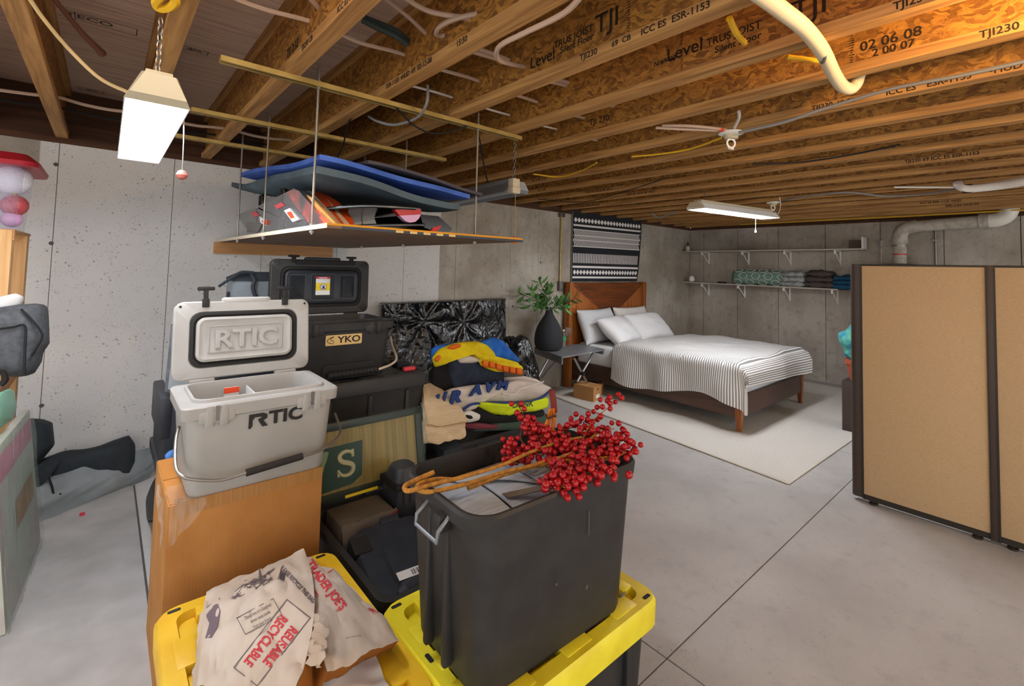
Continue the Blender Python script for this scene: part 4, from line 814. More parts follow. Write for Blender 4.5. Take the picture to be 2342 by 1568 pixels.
obj('grip', MB().tube([at(563, 1081, 1, 1.908), at(692, 1042.5, 1, 1.908)], .0125, 12), PM['rubber_grip'], hd)
tg_ = thing('warning_tag', 'orange and white warning tag hanging inside the grey cooler', 'tag', (.42, 2.23, .95))
obj('tag_card', MB().box((.395, 2.243, .915), (.45, 2.246, .975)), PM['label_white'], tg_, smooth=False); obj('tag_stripe', MB().box((.395, 2.2405, .952), (.45, 2.243, .974)), PM['hazard'], tg_, smooth=False)
obj('divider', MB().box((.475, 1.985, .78), (.48, 2.245, .975), .002), PM['cooler_in'], ck)
# black cooler on stacked totes
ck2, F2, zt2 = cooler('charcoal rotomoulded cooler open on the stacked black totes', 1.035, 2.60, .85, .60, .385, .318, 'charcoal', 'dark_case', .335, .02, None, None, 'dark_case', None, latch_up=False, lidw=.60)
obj('lid_bar', MB().box((-.165, .335/2-.03, -.03), (.20, .335/2-.002, .014), .005).xf(F2), PM['rubber'], ck2)
wl = obj('warning_label', MB().box((-.045, -.05, .009), (.042, .062, .0098)).xf(F2), PM['label_white'], ck2, smooth=False)
obj('label_band', MB().box((-.045, -.022, .0098), (.042, .024, .0102)).xf(F2), PM['label_yellow'], wl, smooth=False)
obj('label_header', MB().box((-.045, .05, .0098), (.042, .063, .0102)).xf(F2), PM['red'], wl, smooth=False)
obj('label_symbol', MB().cyl((0, 0, .0101), .019, .0004, 20).xf(F2), PM['label_white'], wl, smooth=False)
obj('label_symbol', MB().tube([(.019*math.cos(a), .019*math.sin(a), .0104) for a in [2*PI*k/20 for k in range(21)]], .0015, 4).tube([(-.013, .013, .0106), (.013, -.013, .0106)], .0014, 4).prism([(-.008, -.012, .0102), (.01, -.012, .0102), (.006, .012, .0102), (-.002, .006, .0102)], (0, 0, .0004)).xf(F2), M('symbol_navy', '#2e2a55', .5), wl, smooth=False)
obj('label_text', text('WARNING', .0105, 0, .0003).xf(F2 @ Matrix.Translation((-.0015, .0563, .0104))), PM['label_white'], wl, smooth=False)
p = at(787, 776, 1, 2.61); FB = frame((p.x, 2.6085, p.z), (1, 0, 0), (0, -.04, 1))
pl_ = obj('name_plate', MB().loft([rr(.205, .058, .006, 0, 3), rr(.203, .056, .006, .002, 3)]).xf(FB), PM['label_tan'], ck2, smooth=False)
obj('lettering', text('YKO', .05, 0, .0012, sx=1.25).xf(FB @ Matrix.Translation((.028, 0, .0026))), PM['print_black'], pl_, smooth=False)
obj('emblem', MB().tube(arc([(-.058, .02, .0024), (-.085, .012, .0024), (-.094, -.004, .0024), (-.08, -.014, .0024), (-.062, -.018, .0024)], 5), .002, 4).tube(arc([(-.07, .02, .0024), (-.078, .004, .0024), (-.062, -.002, .0024), (-.058, -.016, .0024)], 5), .0016, 4).tube([(-.062, .022, .0024), (-.07, .012, .0024)], .002, 4).xf(FB), PM['print_black'], pl_, smooth=False)
HB = [at(893, 770, 1, 2.79), at(897, 790, 1, 2.74), at(907, 818, 1, 2.64), at(896, 832, 1, 2.59), at(872, 842, 1, 2.57), at(862, 845, 1, 2.57)]
hd = obj('handle', MB().tube(arc(HB, 6), .007, 8), M('handle_beige', '#b9ac97', .4), ck2)
ga, gb = at(752, 860, 1, 2.57), at(864, 844, 1, 2.57)
obj('grip', MB().tube([ga.lerp(gb, k/48) for k in range(49)], lambda s: .0165 if int(s*48) % 4 else .0135, 10), PM['rubber'], hd)
obj('grip_recess', MB().loft([rr(.30, .07, .02, 0, 4), rr(.29, .06, .02, .001, 4)]).xf(frame((1.07, 2.6105, .905), (1, 0, 0), (0, -.04, 1))), PM['rubber'], ck2)
tote('black lidded tote directly under the charcoal cooler', 1.19, 2.81, .78, .50, .43, 'charcoal', z=.415, body='charcoal')
tote('lower black lidded tote of the stack behind the wrapped sign', 1.19, 2.81, .78, .50, .415, 'charcoal', z=0, body='charcoal')
cl = thing('tote_clamp', 'black clamp with a red grip on the tote beside the charcoal cooler', 'clamp', at(930, 838, 2, .85))
p = at(922, 838, 2, .852); obj('bar', MB().box(p+Vector((-.05, -.02, 0)), p+Vector((.03, .02, .03)), .004), PM['rubber'], cl); p = at(938, 846, 2, .852)
obj('red_grip', MB().box(p+Vector((-.045, -.014, .0)), p+Vector((.03, .014, .022)), .004), PM['red'], cl)
# wrapped framed sign
sg = thing('framed_sign', 'dark framed gilt sign with a cream letter wrapped in green plastic', 'framed sign', (1.03, 2.2, .40))
FS = frame((1.03, 2.235, .572), (1, 0, 0), (0, .22, 1)); sw, sh = .60, .335
for a, b, c, e in ((-sw/2, sh/2-.035, sw/2, sh/2), (-sw/2, -sh/2, sw/2, -sh/2+.03), (-sw/2, -sh/2, -sw/2+.03, sh/2), (sw/2-.04, -sh/2, sw/2, sh/2)): obj('frame_bar', MB().box((a, b, -.012), (c, e, .012), .003).xf(FS), PM['frame_dark'], sg)
obj('panel', MB().box((-sw/2+.02, -sh/2+.02, -.006), (sw/2-.03, sh/2-.02, .003)).xf(FS), PM['sign_gold'], sg, smooth=False)
obj('green_field', MB().prism([(-.27, .06, .003), (-.03, .065, .003), (-.04, -.09, .003), (-.09, -.12, .003), (-.27, -.13, .003)], (0, 0, .0012)).xf(FS), PM['sign_green'], sg, smooth=False)
spts = [(.035, .028), (.02, .045), (-.005, .05), (-.028, .04), (-.032, .022), (-.018, .006), (.012, -.006), (.03, -.02), (.028, -.042), (.008, -.055), (-.02, -.052), (-.038, -.032)]
obj('letter_s', MB().tube(arc([(x-.115, y-.02, .006) for x, y in spts], 5), lambda s: .006+.006*math.sin(PI*s), 6).box((-.088, .0, .003), (-.076, .034, .0065)).box((-.158, -.075, .003), (-.148, -.045, .0065)).xf(FS), PM['sign_cream'], sg)
obj('emblem', MB().prism([(-.215, .05, .0045), (-.195, .045, .0045), (-.205, .01, .0045), (-.215, -.01, .0045), (-.235, -.075, .0045), (-.245, -.078, .0045), (-.235, -.02, .0045), (-.228, .02, .0045)], (0, 0, .001)).xf(FS), M('sign_sage', '#7d9a70', .5), sg)
obj('yellow_strip', MB().box((-.13, -sh/2-.004, .012), (.03, -sh/2+.008, .018)).xf(FS), PM['label_yellow'], sg, smooth=False)
obj('plastic_wrap', MB().grid(lambda u, v: FS @ Vector(((u-.5)*(sw+.012), (v-.5)*(sh+.012), .016+.004*nz((u*26, v*3, 0), 1, 6))), 60, 14), PM['shrink_sign'], sg)
# things inside the open tote
tc_ = thing('tool_case', 'black moulded tool case with a barcode label in the open tote', 'tool case', (.95, 1.75, .24), (math.radians(14), 0, math.radians(-6)))
obj('shell', MB().loft([rr(.30, .38, .05, 0, 5), rr(.33, .41, .06, .02, 5), rr(.33, .41, .06, .085, 5), rr(.29, .37, .05, .115, 5)]), PM['dark_case'], tc_, world=False)
obj('hinge_pocket', MB().box((-.165, .06, .09), (-.09, .15, .121), .01), PM['rubber'], tc_, world=False); obj('raised_pad', MB().loft([rr(.18, .2, .04, .11, 4, .02, -.04), rr(.16, .18, .035, .13, 4, .02, -.04)]), PM['dark_case'], tc_, world=False)
obj('latch', MB().box((-.02, .175, .06), (.06, .215, .12), .006), PM['dark_case'], tc_, world=False)
lb = obj('label', MB().box((-.055, -.125, .1305), (.085, -.088, .1318)), PM['label_white'], tc_, smooth=False, world=False)
lb.matrix_basis = Matrix.Identity(4)
m = MB(); xx = -.0
while xx < .065: w_ = random.uniform(.001, .004); m.box((xx, -.119, .1319), (xx+w_, -.095, .1322)); xx += w_+random.uniform(.002, .004)
obj('barcode', m, PM['print_black'], lb, smooth=False, world=False)
tb_ = thing('upright_case', 'tall black ribbed case standing in the open tote', 'case', (1.13, 2.06, .25))
obj('shell', MB().box((1.07, 2.0, .10), (1.20, 2.16, .46), .01), PM['dark_case'], tb_)
obj('collar', MB().box((1.06, 1.99, .455), (1.21, 2.17, .485), .008), PM['rubber'], tb_); obj('cap', MB().loft([rr(.13, .15, .03, .485, 5, 1.135, 2.08), rr(.10, .11, .04, .54, 5, 1.135, 2.08)]), PM['dark_case'], tb_)
for k in (1.095, 1.13): obj('slot', MB().box((k, 1.9985, .39), (k+.01, 2.0, .45)), PM['rubber'], tb_, smooth=False)
sb_ = thing('seat_bag', 'brown grey folded bag with red piping at the back of the open tote', 'bag', (.93, 2.08, .2))
obj('bag_body', MB().box((.80, 1.98, .12), (1.05, 2.16, .40), .02), M('bag_taupe', '#5d554c', .8, bump=.3, bscale=(12, 12, 12)), sb_)
obj('flap', MB().grid(lambda u, v: Vector((.80+u*.25, 1.97-.04*v, .405-.13*v+.01*nz((u*5, v*5, 0)))), 10, 10, .008), PM['bag_taupe'], sb_)
obj('piping', MB().tube(arc([(.80, 1.945, .29), (.86, 1.935, .33), (.95, 1.945, .36), (1.05, 1.955, .40)], 6), .005, 6), M('piping_red', '#6d1f1f', .7), sb_)
cy_ = thing('black_flashlight', 'black cylinder lying along the front wall of the open tote', 'flashlight', (.98, 1.53, .30))
obj('barrel', MB().tube([(.84, 1.535, .335), (.86, 1.535, .335), (1.15, 1.545, .335)], lambda s: .018+.018*min(1, s*8), 14), PM['dark_case'], cy_)
obj('ring', MB().tube([(.955, 1.539, .335), (.965, 1.539, .335)], .0375, 14), PM['rubber'], cy_)
# ------------------------------------------------------------------ crumpled paper grocery bag
pb = thing('paper_bag', 'crumpled printed paper grocery bag on the yellow tote lid', 'paper bag', (.47, 1.4, .42))
Q = dict(TL=at(472, 1362, 2, .47), TR=at(694, 1266, 2, .475), BL=at(452, 1585, 2, .475), BR=at(668, 1600, 2, .53), MR=at(722, 1405, 2, .555))
def bag1(u, v):     # u across the face, v down
    top = Q['TL'].lerp(Q['TR'], u); bot = Q['BL'].lerp(Q['BR'], u); p = top.lerp(bot, v)
    p = p+(Q['MR']-Q['TR'].lerp(Q['BR'], .45))*(u**2*4*v*(1-v)*.9)
    hump = .055*math.sin(PI*min(max(v, 0), 1))*math.sin(PI*(.15+.7*min(max(u, 0), 1)))
    cr = .016*nz((u*3, v*3.3, 0), 1, 1)+.022*abs(nz((u*4.2+v, v*4-u, 0), 1, 2))+.008*abs(nz((u*11, v*10, 0), 1, 5))
    return p+Vector((0, 0, hump+cr))
obj('front_panel', MB().grid(bag1, 40, 40, .002), PM['paper'], pb, angle=25)
def skirt(fn, edge, drop, n=24, out=Vector((0, 0, 0))):
    return MB().grid(lambda u, v: fn(*edge(u))*(1)-Vector((0, 0, drop*v))+out*v+Vector((.008*nz((u*9, v*3, 0)), .008*nz((u*7, v*2, 5)), 0))*v, n, 6)
def clampz(mb, z=.4235): mb.v = [Vector((p.x, p.y, max(p.z, z))) for p in mb.v]; return mb
obj('left_gusset', clampz(skirt(bag1, lambda u: (0, u), .1, out=Vector((-.015, 0, 0)))), PM['paper'], pb, angle=25)
obj('back_gusset', clampz(skirt(bag1, lambda u: (u, 0), .1, out=Vector((0, .01, 0)))), PM['paper'], pb, angle=25)
R_ = dict(TL=at(692, 1268, 2, .47), TR=at(768, 1310, 2, .455), BR=at(912, 1462, 2, .475), BL=at(748, 1548, 2, .515), ML=at(716, 1410, 2, .55))
def bag2(u, v):
    a = R_['TL'].lerp(R_['TR'], u); b = R_['BL'].lerp(R_['BR'], u); p = a.lerp(b, v)
    p = p+(R_['ML']-R_['TL'].lerp(R_['BL'], .5))*((1-u)**2*4*v*(1-v)*.9)
    return p+Vector((0, 0, .03*math.sin(PI*v)*math.sin(PI*u)+.016*nz((u*3, v*3, 4), 1, 3)+.02*abs(nz((u*4+v, v*4-u, 4), 1, 2))+.006*abs(nz((u*11, v*10, 4), 1, 6))))
obj('side_panel', MB().grid(bag2, 30, 30, .002), PM['paper'], pb, angle=25)
obj('mouth', clampz(MB().grid(lambda u, v: bag2(u, 1)-Vector((0, 0, .06*v))+Vector((.0, .05*v, 0)), 20, 5)), PM['paper_in'], pb, angle=30)
obj('torn_inside', clampz(MB().grid(lambda u, v: bag1(1, .35+.65*u).lerp(bag2(0, .35+.65*u), v)-Vector((0, 0, .05*math.sin(PI*v)+.004)), 16, 8)), PM['paper_in'], pb, angle=30)
obj('torn_flap', MB().grid(lambda u, v: bag1(1.0, .52+u*.3)+Vector((.035*v+.014*nz((u*9, v*3, 2)), -.01*v, -.02*v+.012*nz((u*7, 3, v)))), 14, 6), PM['paper'], pb, angle=25)
def onbag(fn, mb, u, v, wu, wv, rot=0.0, off=.0035, cuts=1):
    """print on the bag: artwork (width 1) placed at u,v and turned by rot"""
    mb = subdiv(mb, cuts) if cuts else mb; c, s = math.cos(rot), math.sin(rot)
    mb.v = [fn(u+(p.x*c-p.y*s)*wu, v-(p.x*s+p.y*c)*wv)+Vector((0, 0, off)) for p in mb.v]; return mb
def tx(s_, sx=1.0, bold=.01, sp=1.0): return text(s_, 1.0, 0, bold, sx=sx, space=sp)
def prj(p):
    d = p-CAM; w = d.dot(CF); return 1171+FPX*d.dot(CR)/w, CY-FPX*d.dot(CU)/w
def inv_uv(fn, px, py, u=.5, v=.5):      # where on the crumpled face a print mark lies
    for _ in range(9):
        a = prj(fn(u, v)); b = prj(fn(u+.004, v)); c = prj(fn(u, v+.004)); ex, ey = px-a[0], py-a[1]
        j11, j21, j12, j22 = (b[0]-a[0])/.004, (b[1]-a[1])/.004, (c[0]-a[0])/.004, (c[1]-a[1])/.004; D_ = j11*j22-j12*j21
        if abs(D_) < 1: break
        du, dv = (ex*j22-ey*j12)/D_, (ey*j11-ex*j21)/D_; k = .25/max(.25, abs(du), abs(dv)); u += du*k; v += dv*k
        u = min(1.05, max(-.05, u)); v = min(1.05, max(-.05, v))
        if abs(ex)+abs(ey) < .3: break
    return u, v
def stamp(fn, mb, cx, cy, size, ang, mat, cuts=1, off=.0035, aspect=1.0):
    mb = subdiv(mb, cuts) if cuts else mb; c, s = math.cos(math.radians(ang)), math.sin(math.radians(ang)); o = []; uv = inv_uv(fn, cx, cy)
    for p in mb.v:
        x, y = p.x*size*aspect, p.y*size; px, py = cx+x*c-y*s, cy-(x*s+y*c); u, v = inv_uv(fn, px, py, *uv); o.append(fn(u, v)+Vector((0, 0, off)))
    mb.v = o; return obj('print', mb, PM[mat], pb, smooth=False)
stamp(bag1, tx('RECYCLABLE', .8, .03), 607, 1467, 30, -128, 'print_red'); stamp(bag1, tx('REUSABLE', .8, .03), 640, 1480, 30, -128, 'print_red')
def frm(w, h, t):
    m = MB()
    for a, b, c, e in ((-w/2, h/2-t, w/2, h/2), (-w/2, -h/2, w/2, -h/2+t), (-w/2, -h/2, -w/2+t, h/2), (w/2-t, -h/2, w/2, h/2)): m.add([(a, b, 0), (c, b, 0), (c, e, 0), (a, e, 0)], [(0, 1, 2, 3)])
    return m
stamp(bag1, frm(200, 70, 2), 622, 1472, 1, -128, 'print_grey', 3)
stamp(bag1, tx('PLEASE RECYCLE THIS BAG', .62, .03), 680, 1338, 15, -47, 'print_grey')
stamp(bag2, tx("TRADER JOE'S", .72, .03), 745, 1340, 30, -53, 'print_red'); stamp(bag2, tx('\u00ae', .9, .01), 772, 1398, 10, -53, 'print_red', 0)
stamp(bag2, tx('neighborhood grocery', .7, .02), 706, 1330, 13, -58, 'print_red', 0)
for k, s_ in enumerate(('Doughnuts or a Spaghetti', 'dinner await inside', 'from your friends')): stamp(bag1, tx(s_, .6, .0), 590+5*k, 1400+13*k, 11, 28, 'print_grey', 0)
stamp(bag1, frm(96, 44, 1.5), 593, 1412, 1, 28, 'print_grey', 2); stamp(bag1, frm(26, 20, 1.3), 608, 1326, 1, 28, 'print_grey', 2)
R = random.Random(5)
def strokes(fn, u0, v0, w, h, n, ln, mat, rot=.4, wid=.006):
    m = MB()
    for _ in range(n):
        a, b = R.gauss(0, .4), R.gauss(0, .4); q = rot+R.uniform(-.9, .9); l = ln*R.uniform(.4, 1.2)
        p = [(u0+a*w+k*l*math.cos(q), v0+b*h-k*l*math.sin(q)) for k in (-.5, 0, .5)]
        for e0, e1 in ((0, 1), (1, 2)):
            dn = Vector((-math.sin(q), -math.cos(q), 0))*wid*R.uniform(.3, 1)
            m.add([fn(p[e0][0]-dn.x, p[e0][1]-dn.y)+Vector((0, 0, .0035)), fn(p[e1][0]-dn.x, p[e1][1]-dn.y)+Vector((0, 0, .0035)), fn(p[e1][0]+dn.x, p[e1][1]+dn.y)+Vector((0, 0, .0038)), fn(p[e0][0]+dn.x, p[e0][1]+dn.y)+Vector((0, 0, .0038))], [(0, 1, 2, 3)])
    return m
obj('engraving', strokes(bag1, .46, .24, .17, .10, 150, .055, 0), PM['print_grey'], pb, smooth=False)
obj('engraving', strokes(bag1, .30, .36, .06, .06, 50, .04, 0), PM['print_mauve'], pb, smooth=False)
obj('engraving', strokes(bag1, .62, .12, .05, .03, 36, .03, 0), PM['print_grey'], pb, smooth=False)
obj('print_figure', MB().prism([bag1(u, v)+Vector((0, 0, .0035)) for u, v in ((.02, .22), (.14, .24), (.13, .36), (.16, .46), (.14, .60), (.10, .66), (.03, .62), (.06, .48), (.02, .38))], (0, 0, .0006)), PM['print_mauve'], pb, smooth=False)
obj('engraving', strokes(bag2, .88, .72, .05, .06, 40, .08, 0, wid=.004), PM['print_red'], pb, smooth=False)
stamp(bag2, tx('please reuse this bag', .7, .0), 808, 1458, 6, 10, 'print_black', 0)
obj('paper_sheet', clampz(MB().grid(lambda u, v: at(700, 1520, 2, .45).lerp(at(860, 1500, 2, .44), u).lerp(at(640, 1640, 2, .45).lerp(at(900, 1600, 2, .44), u), v)+Vector((0, 0, .01*nz((u*3, v*3, 9)))), 12, 12, .002)), M('sheet_paper', '#cfcac6', .9), pb)
# ------------------------------------------------------------------ wrapped board, bin bag, clothes
bw_ = thing('wrapped_board', 'large board wrapped in shiny black plastic against the wall', 'wrapped board', (2.75, 4.08, 0))
def wrapf(u, v):
    x = lerp(1.97, 3.44, u); z = lerp(1.128, .03, v)+.01*u*(1-v); fold = 0
    for cx_, cz_, a in ((.30, .16, .05), (.62, .20, .045), (.08, .1, .03)):
        du, dv = (u-cx_)*1.5, v-cz_; q = math.atan2(dv, du); rad = math.hypot(du, dv)
        fold += a*.55*math.sin(q*7+cx_*20+2.5*noise.noise(Vector((q*1.5, rad*5, cx_))))*math.exp(-rad*3.2)*min(1, rad*6)
    return Vector((x+.02*nz((u*3, v*4, 1)), 4.07-.02*v+fold*.9+.018*nz((u*6, v*7, 0), 1, 2)-.12*v*v+.012*abs(nz((u*13, v*9, 0), 1, 3))+.009*abs(nz((u*30, v*24, 0), 1, 4))+.03*nz((u*9, v*1.5, 6), 1, 4)*v, z))
obj('plastic_sheet', MB().grid(wrapf, 170, 110), PM['bag_wrap'], bw_, angle=70)
obj('board', MB().box((1.98, 4.10, .0), (3.43, 4.14, 1.12)), PM['rubber'], bw_, smooth=False)
obj('folded_top', MB().grid(lambda u, v: Vector((lerp(1.96, 3.445, u), 4.06+.1*v, 1.128+.01*u+.012*math.sin(PI*v)+.004*nz((u*20, v*3, 0)))), 50, 6), PM['bag_wrap'], bw_)
gb_ = thing('garbage_bag', 'knotted black garbage bag between the clothes pile and side table', 'garbage bag', (3.45, 3.68, 0))
ol = pxy([(1163, 800), (1175, 778), (1190, 764), (1203, 772), (1212, 795), (1224, 830), (1230, 870), (1235, 930), (1200, 935), (1150, 930), (1140, 870), (1150, 830)], 3.65)
obj('sack', blob(ol, (-.3, -.9, .1), .16, .16, amp=.05, sc=9, ridge=.03, rs=26, K=22, n=130), PM['bag_black'], gb_, angle=80)
p = at(1166, 778, 1, 3.6); m = MB()
for k in range(7): a = k*.9; m.tube([p+Vector((.0, 0, -.05)), p+Vector((.03*math.cos(a), .03*math.sin(a), .0)), p+Vector((.055*math.cos(a), .045*math.sin(a), .03))], lambda s: .010+.012*s, 6)
obj('knot', m, PM['bag_black'], gb_)
tote('low black tote under the heap of clothes', 2.28, 2.93, .86, .56, .30, None, lip=.02)
YC = 2.72
blob_thing('folded_towel', 'dark striped folded textile at the bottom left of the clothes heap', 'towel', pxy([(990, 838), (1038, 825), (1045, 880), (1010, 905), (985, 900)], YC+.02), YN, .05, .18, PM['blackcloth'], amp=.01)
blob_thing('sweatshirt', 'folded navy sweatshirt in the middle of the clothes heap', 'sweatshirt', pxy([(1024, 818), (1060, 812), (1120, 822), (1150, 845), (1152, 872), (1130, 880), (1080, 882), (1040, 890), (1026, 860)], YC), YN, .06, .22, PM['navy'], amp=.03, sc=9, ridge=.012, rs=14, K=14, n=90)
tw = thing('beach_towel', 'blue and yellow beach towel with orange blocks topping the clothes heap', 'beach towel', at(1100, 850, 1, YC-.02))
obj('blue_field', blob(pxy([(985, 800), (1000, 790), (1050, 782), (1095, 782), (1125, 771), (1150, 780), (1172, 805), (1190, 826), (1165, 832), (1120, 822), (1060, 812), (1010, 822), (988, 830)], YC), YN, .07, .20, amp=.035, sc=9, ridge=.012, rs=16, K=16, n=100), PM['towel_blue'], tw, angle=80)
obj('yellow_field', blob(pxy([(988, 818), (1005, 797), (1040, 784), (1085, 780), (1112, 788), (1130, 806), (1140, 822), (1185, 830), (1186, 840), (1140, 835), (1105, 830), (1075, 812), (1050, 815), (1018, 822), (995, 840)], YC-.035), YN, .075, .05, amp=.04, sc=9, ridge=.014, rs=15, K=16, n=110, cen=at(1095, 808, 1, YC-.035)), PM['towel_yellow'], tw, angle=80)
obj('orange_spot', blob(pxy([(1022, 796), (1035, 788), (1052, 787), (1055, 793), (1035, 800)], YC-.088), YN, .03, .01, K=4, n=24), PM['towel_orange'], tw)
obj('orange_spot', blob(pxy([(992, 822), (1002, 812), (1010, 815), (1000, 828)], YC-.08), YN, .03, .01, K=4, n=24), PM['towel_orange'], tw)
for k in range(6):
    a, b = 1103+k*15.5, 1103+(k+1)*15.5-2.5; f = lambda x: 824+(x-1103)*.175+(3 if x > 1140 else 0)
    obj('orange_block', blob(pxy([(a, f(a)), (b, f(b)), (b+1, f(b)+14), (a+1, f(a)+14)], YC-.10), YN, .022, .06, K=4, n=24, e=3, smooth=False), PM['towel_orange'], tw)
obj('hem_band', blob(pxy([(1098, 820), (1190, 834), (1195, 848), (1135, 850), (1100, 836)], YC-.075), YN, .02, .05, K=4, n=30), PM['towel_yellow'], tw)
blob_thing('cap', 'navy and cream cap brim peeking out under the yellow towel', 'cap', pxy([(1044, 818), (1052, 812), (1080, 814), (1100, 825), (1080, 830), (1052, 830)], YC-.06), YN, .04, .04, PM['jersey'], K=6)
blob_thing('dark_shoe_box', 'brown black shallow box edge at the right of the clothes heap', 'box', pxy([(1140, 848), (1205, 846), (1195, 860), (1150, 862)], YC+.05), YN, .02, .2, PM['strap_brown'], K=4, e=4)
blob_thing('grey_shirt', 'pale grey shirt with dark print behind the jersey', 'shirt', pxy([(1150, 862), (1190, 858), (1225, 866), (1245, 880), (1215, 895), (1160, 890)], YC+.06), YN, .04, .15, PM['jersey'], amp=.012)
js = thing('hockey_jersey', 'cream jersey with navy lettering draped across the clothes heap', 'jersey', at(1130, 930, 1, YC-.08))
jo_ = pxy([(1000, 905), (1030, 888), (1080, 880), (1130, 878), (1180, 868), (1225, 872), (1258, 885), (1262, 895), (1235, 912), (1180, 922), (1120, 920), (1085, 925), (1070, 945), (1045, 950), (1020, 930)], YC-.05)
obj('cloth', blob(jo_, YN, .085, .15, amp=.035, sc=8, ridge=.014, rs=12, K=18, n=120, cen=at(1130, 900, 1, YC-.05)), PM['jersey'], js, angle=80)
for s_, px, py, sz, ro in (('U', 1006, 915, 34, -32), ('R', 1040, 910, 40, -24), ('A', 1088, 893, 34, -14), ('V', 1118, 887, 32, -6), ('M', 1148, 882, 30, 0)):
    q = text(s_, 1.0, .0, .05, shear=.25); q.v = [at(px+p.x*sz*1.05, py-p.y*sz*.95-p.x*sz*ro*-.012, 1, YC-.150+.0*p.y) for p in q.v]; obj('lettering', MB().add(q.v, q.f).add([v+Vector((0, .012, 0)) for v in q.v], q.f), PM['jersey_navy'], js, smooth=False)
obj('trim', MB().tube(arc(pxy([(1050, 948), (1068, 930), (1090, 922), (1150, 921), (1210, 918), (1240, 908), (1261, 890)], YC-.12), 6), .009, 6), PM['jersey_navy'], js)
obj('drawstring', MB().tube(arc(pxy([(1244, 872), (1215, 882), (1190, 890), (1178, 901), (1150, 900)], YC-.165), 6), .004, 6), PM['sheet_cream'], js)
lm = thing('cycling_shirt', 'lime and black shirt under the cream jersey', 'shirt', at(1160, 950, 1, YC-.09))
obj('lime_panel', blob(pxy([(1082, 918), (1150, 922), (1215, 918), (1252, 908), (1252, 930), (1225, 940), (1180, 945), (1160, 952), (1120, 945), (1100, 935)], YC-.09), YN, .07, .1, amp=.035, sc=10, ridge=.012, rs=15, K=14, n=90, cen=at(1170, 930, 1, YC-.09)), PM['lime'], lm, angle=80)
obj('black_panel', blob(pxy([(1065, 940), (1090, 928), (1110, 938), (1150, 955), (1190, 948), (1240, 935), (1245, 950), (1180, 965), (1130, 968), (1085, 962)], YC-.08), YN, .06, .12, amp=.015, K=9, cen=at(1130, 952, 1, YC-.08)), PM['blackcloth'], lm, angle=80)
obj('dark_lettering', text('DGNK', .055, .002, .001, shear=.3).xf(frame(at(1195, 925, 1, YC-.17), (.92, -.38, .02), (.05, .2, 1))), PM['green_dark'], lm, smooth=False)
sl = thing('plush_slipper', 'white oval plush with a black spot below the jersey cuff', 'plush', at(1078, 962, 1, YC-.12))
obj('shell', blob(pxy([(1052, 945), (1075, 938), (1098, 948), (1095, 960), (1070, 966), (1054, 960)], YC-.12), YN, .05, .06, K=8, n=40), PM['sheet_cream'], sl, angle=80)
obj('spot', blob(pxy([(1066, 948), (1078, 950), (1082, 956), (1074, 958), (1066, 953)], YC-.162), YN, .012, .01, K=4, n=20), PM['blackcloth'], sl)
blob_thing('patterned_cloth', 'dark green patterned cloth at the bottom of the clothes heap', 'cloth', pxy([(1120, 965), (1180, 955), (1250, 945), (1260, 965), (1200, 980), (1120, 985), (1075, 985)], YC-.06), YN, .05, .15, PM['green_dark'], amp=.015)
blob_thing('maroon_cloth', 'maroon and white cloth edge beside the knitted blanket', 'cloth', pxy([(1058, 968), (1100, 966), (1140, 972), (1135, 980), (1090, 982), (1062, 978)], YC-.10), YN, .03, .06, M('cloth_maroon', '#6b2e38', .9), amp=.008, K=5)
kb = thing('knit_blanket', 'folded beige knitted blanket beside the black tote stack', 'blanket', (1.80, 2.55, .3))
def kf(u, v):
    a, b, c, d = at(962, 888, 1, 2.72), at(985, 892, 1, 2.75), at(968, 978, 1, 2.5), at(1060, 972, 1, 2.55)
    p = a.lerp(b, u).lerp(c.lerp(d, u), v); return p+YN*(.05*math.sin(PI*v)*math.sin(PI*(.2+.8*u))+.006*nz((u*4, v*5, 0)))+Vector((.03*math.sin(PI*v)*u, 0, 0))
def kf2(u, v):
    a, b, c, d = at(962, 975, 1, 2.56), at(1060, 972, 1, 2.6), at(966, 1015, 1, 2.45), at(1050, 1000, 1, 2.5)
    return a.lerp(b, u).lerp(c.lerp(d, u), v)+YN*(.03*math.sin(PI*v)+.006*nz((u*4, v*5, 3)))
obj('upper_fold', MB().grid(kf, 40, 30, .05), PM['knit'], kb, angle=80); obj('lower_fold', MB().grid(kf2, 40, 16, .05), PM['knit'], kb, angle=80)
ob = thing('cushion_stack', 'dark folded cushion supporting the knitted blanket', 'cushion', (1.85, 2.62, 0)); obj('pad', MB().box((1.68, 2.56, 0), (1.84, 2.9, .33), .03), PM['nylon_dark'], ob)
# ------------------------------------------------------------------ left side of the room
gm = thing('floor_mat', 'large grey flat mat lying on the left floor', 'mat', (-.7, 2.4, 0))
obj('sheet', MB().box((-1.5, .4, .002), (.215, 3.98, .012)), PM['mat_floor'], gm, smooth=False); obj('edge', MB().box((.213, .4, .001), (.222, 3.98, .0125)), PM['mat_edge'], gm, smooth=False)
rk = thing('wood_rack', 'open pine storage rack at the left edge of the view', 'rack', (-.6, 3.5, 0))
for y in (3.18, 3.74): obj('post', MB().box((-.395, y, 0), (-.335, y+.09, 1.612)), PM['pine'], rk, smooth=False)
obj('post', MB().box((-1.2, 3.18, 0), (-1.14, 3.27, 1.612)), PM['pine'], rk, smooth=False)
for z in (1.565, .80): obj('rail', MB().box((-1.2, 3.2, z), (-.33, 3.24, z+.04)), PM['pine_x'], rk, smooth=False); obj('deck', MB().box((-1.2, 3.2, z+.04), (-.33, 3.83, z+.052)), PM['pine_x'], rk, smooth=False)
tb2 = thing('ornament_tub', 'clear plastic tub with a red lid full of Christmas ornaments', 'storage tub', (-.62, 3.5, 1.618))
cx, cy = -.62, 3.48
